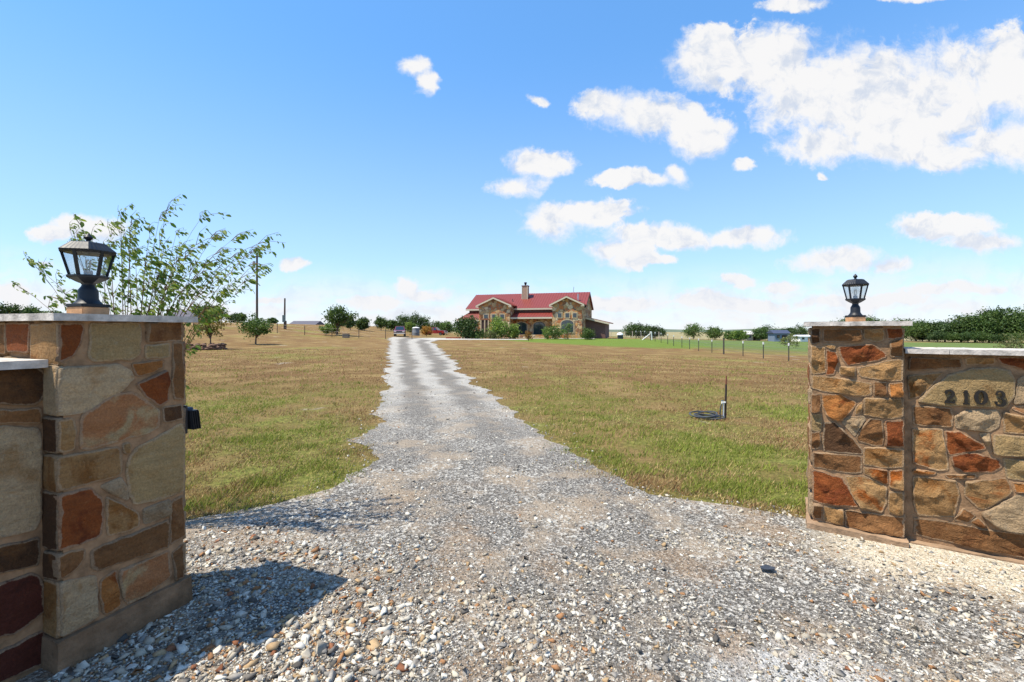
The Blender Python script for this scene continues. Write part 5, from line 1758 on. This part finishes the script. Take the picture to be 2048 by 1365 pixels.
# mid trees on the right
RG = 'trees across the right-hand field'
mids = [(1262, 172, 5.2, 5.2, 'leaf_dark', 'leftmost dark tree of the clump right of the house'), (1278, 176, 5.6, 5.2, 'leaf_dark', 'second dark tree of the clump right of the house'),
        (1294, 172, 5.2, 5.0, 'leaf_dark', 'third dark tree of the clump right of the house'), (1308, 168, 4.0, 4.6, 'leaf_dark', 'rightmost dark tree of the clump right of the house'),
        (1322, 230, 4.6, 4.6, 'leaf_dark', 'far rounded tree just right of the dark clump'), (1387, 170, 6.8, 5.4, 'leaf_mid', 'broad round green tree standing alone in the green field'),
        (1429, 165, 5.6, 4.8, 'leaf_mid', 'smaller green tree right of the lone round tree'), (1462, 160, 5.2, 3.2, 'leaf_mid', 'low green tree left of the beige house'), (1478, 150, 4.6, 3.4, 'leaf_bright', 'bright low tree in front of the beige house'),
        (1520, 155, 5.2, 4.4, 'leaf_dark', 'dark tree between the beige and the blue house'), (1537, 168, 5.4, 5.0, 'leaf_dark', 'dark tree behind the blue house'),
        (1575, 170, 5.6, 4.8, 'leaf_dark', 'dark tree behind and right of the blue house'), (1598, 190, 6.4, 5.6, 'leaf_dark', 'dark tree behind the white trailer'), (1505, 176, 6.0, 3.8, 'leaf_dark', 'dark tree behind the beige house')]
for i, (px, d, w, h, mt, lab) in enumerate(mids):
    bgtree(px, d, w, h, M[mt], 100 + i, lab, 0.15, 0.42, 75, 34, group=RG)
e = make_tree('feathery_shrub', 2.2, 1.6, 1.0, 0.4, 0.05, 0.22, 40, 22, M['leaf_pale'], 131, rough=0.7)
plant_at(e, 1577, 78, 'feathery olive shrub in the green field left of the right pillar', 'shrub', RG)
e = make_tree('feathery_shrub', 2.9, 2.0, 1.5, 0.4, 0.05, 0.20, 50, 24, M['leaf_pale'], 132, rough=0.8)
plant_at(e, 2040, 46, 'feathery pale shrub at the right frame edge above the wall', 'shrub', RG)

# the wood behind the right pillar: each tree its own
protos = [make_tree('woodland_tree', 8.6 + k * 0.4, 4.6, 3.9, 1.6, 0.26, 0.60, 150, 32, M['leaf_dark'] if k % 2 == 0 else M['leaf_mid'], 140 + k, rough=0.8, base_cut=0.15) for k in range(4)]
spots = []
rg = random.Random(8)
order = ['first', 'second', 'third', 'fourth', 'fifth', 'sixth', 'seventh', 'eighth', 'ninth', 'tenth', 'eleventh', 'twelfth', 'thirteenth', 'fourteenth', 'fifteenth', 'sixteenth', 'seventeenth', 'eighteenth', 'nineteenth', 'twentieth', 'twenty-first', 'twenty-second']
for i, (px, d, s) in enumerate([(1640, 200, .62), (1668, 196, .74), (1700, 192, .86), (1735, 188, .98), (1768, 185, 1.0), (1800, 180, .98), (1832, 172, .88), (1858, 165, .86), (1890, 160, .96), (1922, 158, .90), (1950, 156, .98), (1978, 154, 1.10), (2008, 152, 1.08), (2040, 150, 1.02), (2075, 148, 1.05), (2115, 150, 1.0)]):
    o = protos[i] if i < 4 else copy_tree(protos[i % 4])
    plant_at(o, px, d, order[i] + ' tree from the left in the dark wood behind the right pillar', 'tree', 'front trees of the wood on the right', s=s * rg.uniform(0.8, 1.18), rz=rg.uniform(0, 6), sxy=s * rg.uniform(0.85, 1.2))
for i, (px, d, s) in enumerate([(1845, 190, .7), (1875, 172, .62), (1905, 170, .66), (1936, 168, .66), (1966, 166, .7), (1995, 164, .72), (2026, 162, .7)]):
    o = copy_tree(protos[(i * 3 + 1) % 4])
    plant_at(o, px, d - 17, order[i] + ' low understorey tree from the left along the foot of the right wood', 'tree', 'low trees at the foot of the wood on the right', s=s * rg.uniform(.4, .7), rz=rg.uniform(0, 6), sxy=s * rg.uniform(.6, 1.0))

# dark scrap of plastic on the gravel
p = Vector(((1533 - CX) / F * 2.82, 2.82, 0.018))
pts = [(-.045, -.02), (-.01, -.035), (.035, -.03), (.05, -.005), (.03, .012), (.012, .03), (-.004, .016), (-.035, .012)]
b = MB()
vs = [(x, y, 0.016 + .012 * mn.noise(Vector((x * 40, y * 40, 1)))) for x, y in pts] + [(x, y, 0.011 + .012 * mn.noise(Vector((x * 40, y * 40, 1)))) for x, y in pts]
n = len(pts)
b.add(vs, [tuple(range(n)), tuple(range(2 * n - 1, n - 1, -1))] + [(i, n + i, n + (i + 1) % n, (i + 1) % n) for i in range(n)])
o = b.build('plastic_scrap', simple('slate_scrap', (.035, .04, .05), .5))
o.location = p
tag(o, 'dark torn plastic scrap lying on the gravel by the right verge', 'scrap')


# ------------------------------------------------------------------ loose gravel
ICO_V = []
ICO_F = []
bm = bmesh.new(); bmesh.ops.create_icosphere(bm, subdivisions=1, radius=1.0)
bm.verts.ensure_lookup_table()
ICO_V = np.array([v.co[:] for v in bm.verts]); ICO_F = np.array([[v.index for v in f.verts] for f in bm.faces]); bm.free()
OCT_V = np.array([(1, 0, 0), (0, 1, 0), (-1, 0, 0), (0, -1, 0), (0, 0, 1), (0, 0, -1)], float)
OCT_F = np.array([(0, 1, 4), (1, 2, 4), (2, 3, 4), (3, 0, 4), (1, 0, 5), (2, 1, 5), (3, 2, 5), (0, 3, 5)])


def scatter(pos, size, col, TV, TF, rs, flat=(0.45, 0.8), jit=0.28, sink=0.3):
    n, k = len(pos), len(TV)
    v = TV[None] * (1 + rs.normal(size=(n, k, 1)) * jit * 0.5) + rs.normal(size=(n, k, 3)) * jit * 0.35
    sc = np.stack([np.ones(n), rs.uniform(0.45, 1.0, n), rs.uniform(flat[0], flat[1], n)], 1)
    v = v * sc[:, None] * size[:, None, None]
    tx, ty, a = rs.normal(size=n) * 0.28, rs.normal(size=n) * 0.28, rs.uniform(0, 6.283, n)
    def rot(v, ang, i, j):
        c, s = np.cos(ang)[:, None], np.sin(ang)[:, None]
        w = v.copy()
        w[:, :, i] = v[:, :, i] * c - v[:, :, j] * s
        w[:, :, j] = v[:, :, i] * s + v[:, :, j] * c
        return w
    v = rot(v, tx, 1, 2); v = rot(v, ty, 0, 2); v = rot(v, a, 0, 1)
    v += pos[:, None]
    v[:, :, 2] += (size * sc[:, 2] * (1 - sink * 2))[:, None]
    f = TF[None] + (np.arange(n) * k)[:, None, None]
    return v.reshape(-1, 3), f.reshape(-1, 3), np.repeat(col, k, 0)


m, T = mat('loose_gravel')
at_ = T.n('ShaderNodeAttribute', attribute_name='col')
pos = T.n('ShaderNodeNewGeometry').outputs['Position']
k = T.lin(T.noise(pos, 160.0, 4, 0.65), .25, .75, .75, 1.1)
T.put(T.b.inputs['Base Color'], T.vmath('SCALE', at_.outputs['Color'], scale=k))
T.b.inputs['Roughness'].default_value = 0.9
T.b.inputs['Specular IOR Level'].default_value = 0.2
M['gravel'] = m

PAL = np.array([(0.67, 0.63, 0.54), (0.56, 0.515, 0.43), (0.43, 0.375, 0.29), (0.30, 0.275, 0.24), (0.17, 0.153, 0.132), (0.088, 0.080, 0.070), (0.42, 0.29, 0.16), (0.33, 0.17, 0.08), (0.52, 0.46, 0.35), (0.24, 0.10, 0.05)])


def npnoise(x, y, s, off=0.0):
    return np.array([mn.fractal(Vector((a * s + off, b * s - off, off)), 1.0, 2.0, 3) for a, b in zip(x, y)])


def gravel(n, smin, smax, power, ymax, rs, TV, TF, mode, ymin=1.45, **kw):
    # even cover on screen: area density falls with distance squared
    y = 1 / (1 / ymax + rs.uniform(0, 1, n) * (1 / ymin - 1 / ymax))
    half = y * 1.2 + 0.15
    x = rs.uniform(-1, 1, n) * half
    l = edge(GL, y); r = edge(GR, y)
    wl = (x - R1.x) * RN.x + (y - R1.y) * RN.y                          # distance in front of right wall line
    ok = (x > l - 0.45 * rs.rand(n) ** 2 - 0.02) & (x < r + 0.45 * rs.rand(n) ** 2 + 0.02)
    lw_d = (x - L0.x) * LN.x + (y - L0.y) * LN.y
    ok &= ~((lw_d < 0.02) & ((x - L0.x) * LT.x + (y - L0.y) * LT.y < PW + 0.03))
    ok &= ~((wl < 0.03) & ((x - R0.x) * RT.x + (y - R0.y) * RT.y > -0.02))
    x, y, wl = x[ok], y[ok], wl[ok]
    n = len(x)
    nz = npnoise(x, y, 1.1, 2.0); nz2 = npnoise(x, y, 3.0, 6.0)
    l = edge(GL, y); r = edge(GR, y)
    q = np.clip((x - l) / (r - l), 0, 1)
    deep = sstep(4.0, 6.0, y)
    track = np.exp(-((q - 0.30) / 0.11) ** 2) + np.exp(-((q - 0.74) / 0.12) ** 2)      # compacted wheel tracks
    mid = 0.34 + 0.95 * nz + 0.4 * nz2
    dens = (1 - deep) * mid + deep * (1.0 - 0.95 * track + 0.6 * nz)
    leftpile = sstep(-0.1, -0.9, x) * sstep(3.7, 3.0, y)
    cream = sstep(0.75, 0.4, wl + 0.5 * nz) * sstep(3.6, 3.3, y)
    dens = np.maximum(dens, np.maximum(leftpile * (0.62 + 0.5 * nz), cream * 0.75))
    powder = sstep(0.75, 0.4, np.hypot(x - 1.15, y - 1.6))
    dens = dens * (1 - 0.65 * powder)
    if mode == 'chip': dens = 0.55 + 0.4 * dens
    keep = rs.rand(n) < np.clip(dens, 0.05, 1)
    x, y, wl, nz, leftpile, cream, track, deep = [a[keep] for a in (x, y, wl, nz, leftpile, cream, track, deep)]
    n = len(x)
    size = smin + (smax - smin) * rs.rand(n) ** power
    size *= 1 + 0.35 * leftpile
    size *= 1 + np.clip((y - 6) / 20, 0, 0.6)
    # colour
    u = rs.rand(n)
    wA = np.array([.25, .19, .13, .12, .12, .03, .07, .04, .05, .00])
    wL = np.array([.17, .12, .14, .12, .10, .05, .14, .09, .04, .03])
    wC = np.array([.20, .16, .16, .03, .01, .00, .10, .03, .31, .00])
    wT = np.array([.16, .13, .10, .23, .27, .07, .02, .01, .01, .00])
    if mode == 'chip':
        wA = np.array([.07, .09, .09, .25, .31, .13, .03, .015, .015, .0]); wT = np.array([.04, .05, .08, .27, .38, .16, .01, .005, .005, .0])
    tw = np.clip(track * deep, 0, 1)
    wgt = wA[None] * (1 - tw[:, None]) + wT[None] * tw[:, None]
    wgt = wgt * (1 - leftpile[:, None]) + wL[None] * leftpile[:, None]
    wgt = wgt * (1 - cream[:, None]) + wC[None] * cream[:, None]
    rb = np.clip((npnoise(x, y, 1.7, 31.0) - 0.12) * 3, 0, 1) * sstep(0.3, 1.0, x) * (1 - cream)   # rusty pocket on the right
    wR = np.array([.14, .12, .10, .12, .10, .03, .16, .15, .04, .04])
    wgt = wgt * (1 - rb[:, None] * .8) + wR[None] * rb[:, None] * .8
    cum = np.cumsum(wgt / wgt.sum(1, keepdims=True), 1)
    ci = (u[:, None] > cum).sum(1).clip(0, len(PAL) - 1)
    col = PAL[ci] * rs.uniform(0.8, 1.15, (n, 1))
    z = tz(x, y) + 0.006 + 0.012 * np.clip((y - 10) / 20, 0, 1)
    return scatter(np.stack([x, y, z], 1), size, col, TV, TF, rs, **kw)


rs = np.random.RandomState(3)
parts = [gravel(38000, 0.0055, 0.0195, 2.5, 30, rs, ICO_V[:], ICO_F, 'stone', flat=(.25, .7), jit=0.85),
         gravel(120000, 0.003, 0.0075, 1.5, 16, rs, OCT_V, OCT_F, 'chip')]
V, Fc, Cl, k0 = [], [], [], 0
for v, f, c in parts:
    V.append(v); Fc.append(f + k0); Cl.append(c); k0 += len(v)
me = np_mesh('gravel', np.concatenate(V), np.concatenate(Fc), M['gravel'], colors=np.concatenate(Cl))
g = link(bpy.data.objects.new('gravel', me))
tag(g, 'loose white, grey and tan gravel scattered over the drive and gate apron', 'gravel', kind='stuff')

# ------------------------------------------------------------------ grass
m, T = mat('grass_blades')
at_ = T.n('ShaderNodeAttribute', attribute_name='col')
T.put(T.b.inputs['Base Color'], at_.outputs['Color'])
T.b.inputs['Roughness'].default_value = 0.7
T.b.inputs['Specular IOR Level'].default_value = 0.2
tr = T.n('ShaderNodeBsdfTranslucent'); T.put(tr.inputs[0], at_.outputs['Color'])
mx = T.n('ShaderNodeMixShader'); mx.inputs[0].default_value = 0.3
T.t.links.new(T.b.outputs[0], mx.inputs[1]); T.t.links.new(tr.outputs[0], mx.inputs[2]); T.t.links.new(mx.outputs[0], T.o.inputs[0])
M['grass'] = m
rs = np.random.RandomState(9)
n = 420000
y = 1 / (1 / 34.0 + rs.uniform(0, 1, n) ** 1.15 * (1 / 3.0 - 1 / 34.0))
x = rs.uniform(-1, 1, n) * (y * 1.2 + 0.3)
l = edge(GL, y); r = edge(GR, y)
dl, dr_ = l - x, x - r
out = np.maximum(dl, dr_)
fr = rs.rand(n)
ok = out > 0.30 * (fr ** 1.5) - 0.22 * (rs.rand(n) ** 3) + 0.35 * npnoise(x, y, 2.3, 3.0)
wl = (x - R0.x) * RN.x + (y - R0.y) * RN.y
ok &= ~((wl > -PW - 0.02) & ((x - R0.x) * RT.x + (y - R0.y) * RT.y > -0.03))
lu = (x - L0.x) * LT.x + (y - L0.y) * LT.y; ld = (x - L0.x) * LN.x + (y - L0.y) * LN.y
ok &= ~((lu < PW + 0.03) & (lu > -2) & (ld > -PW - 0.05))
x, y, out = x[ok], y[ok], out[ok]
n = len(x)
gn = npnoise(x, y, 0.45, 4.0); gn2 = npnoise(x, y, 2.2, 9.0)
gn3 = npnoise(x, y, 0.9, 15.0)
cov = np.clip(0.72 + 0.9 * gn2 + 0.9 * gn3, 0.05, 1)
keep = rs.rand(n) < cov
x, y, out, gn, gn2 = [a[keep] for a in (x, y, out, gn, gn2)]
n = len(x)
greenness = np.clip(0.36 + 1.9 * gn + 0.9 * gn2 + 0.38 * sstep(10, 4, y) - 0.45 * sstep(9, 17, y) - 0.5 * sstep(0.5, 0.05, out), 0.05, 0.95)
isg = rs.rand(n) < greenness * 0.85
cg = np.array([0.17, 0.215, 0.038]) * rs.uniform(.65, 1.45, (n, 1)) + np.array([.06, .03, .0]) * rs.rand(n, 1)
cs = np.array([0.45, 0.33, 0.15]) * rs.uniform(.6, 1.3, (n, 1))
br = np.clip(0.1 + sstep(7, 14, y) * 0.65 - gn * 1.0, 0, 0.9)
cs = np.where((rs.rand(n) < br)[:, None], np.array([0.24, 0.135, 0.062]) * rs.uniform(.7, 1.4, (n, 1)), cs)
colr = np.where(isg[:, None], cg, cs)
h = rs.uniform(0.018, 0.045, n) * (1 + 0.7 * np.clip(gn2, 0, 1)) * np.where(isg, 1.15, 0.85)
h *= np.where(rs.rand(n) < 0.03, 1.9, 1.0) * (1 + np.clip((y - 8) / 30, 0, 0.5))
wd = rs.uniform(0.0018, 0.0038, n) * (1 + y / 7)
a = rs.uniform(0, 6.283, n); ln = rs.uniform(0.2, 1.1, n) * h
z = tz(x, y)
b0 = np.stack([x - np.cos(a) * wd, y - np.sin(a) * wd, z - .003], 1)
b1 = np.stack([x + np.cos(a) * wd, y + np.sin(a) * wd, z - .003], 1)
a2 = rs.uniform(0, 6.283, n)
tp = np.stack([x + np.cos(a2) * ln + .3 * h, y + np.sin(a2) * ln, z + h], 1)
v = np.stack([b0, b1, tp], 1).reshape(-1, 3)
t = np.arange(n * 3).reshape(-1, 3)
me = np_mesh('grass', v, t, M['grass'], colors=np.repeat(colr, 3, 0))
g = link(bpy.data.objects.new('grass', me))
tag(g, 'short mown grass, green and straw blades, along the drive verges', 'grass', kind='stuff')
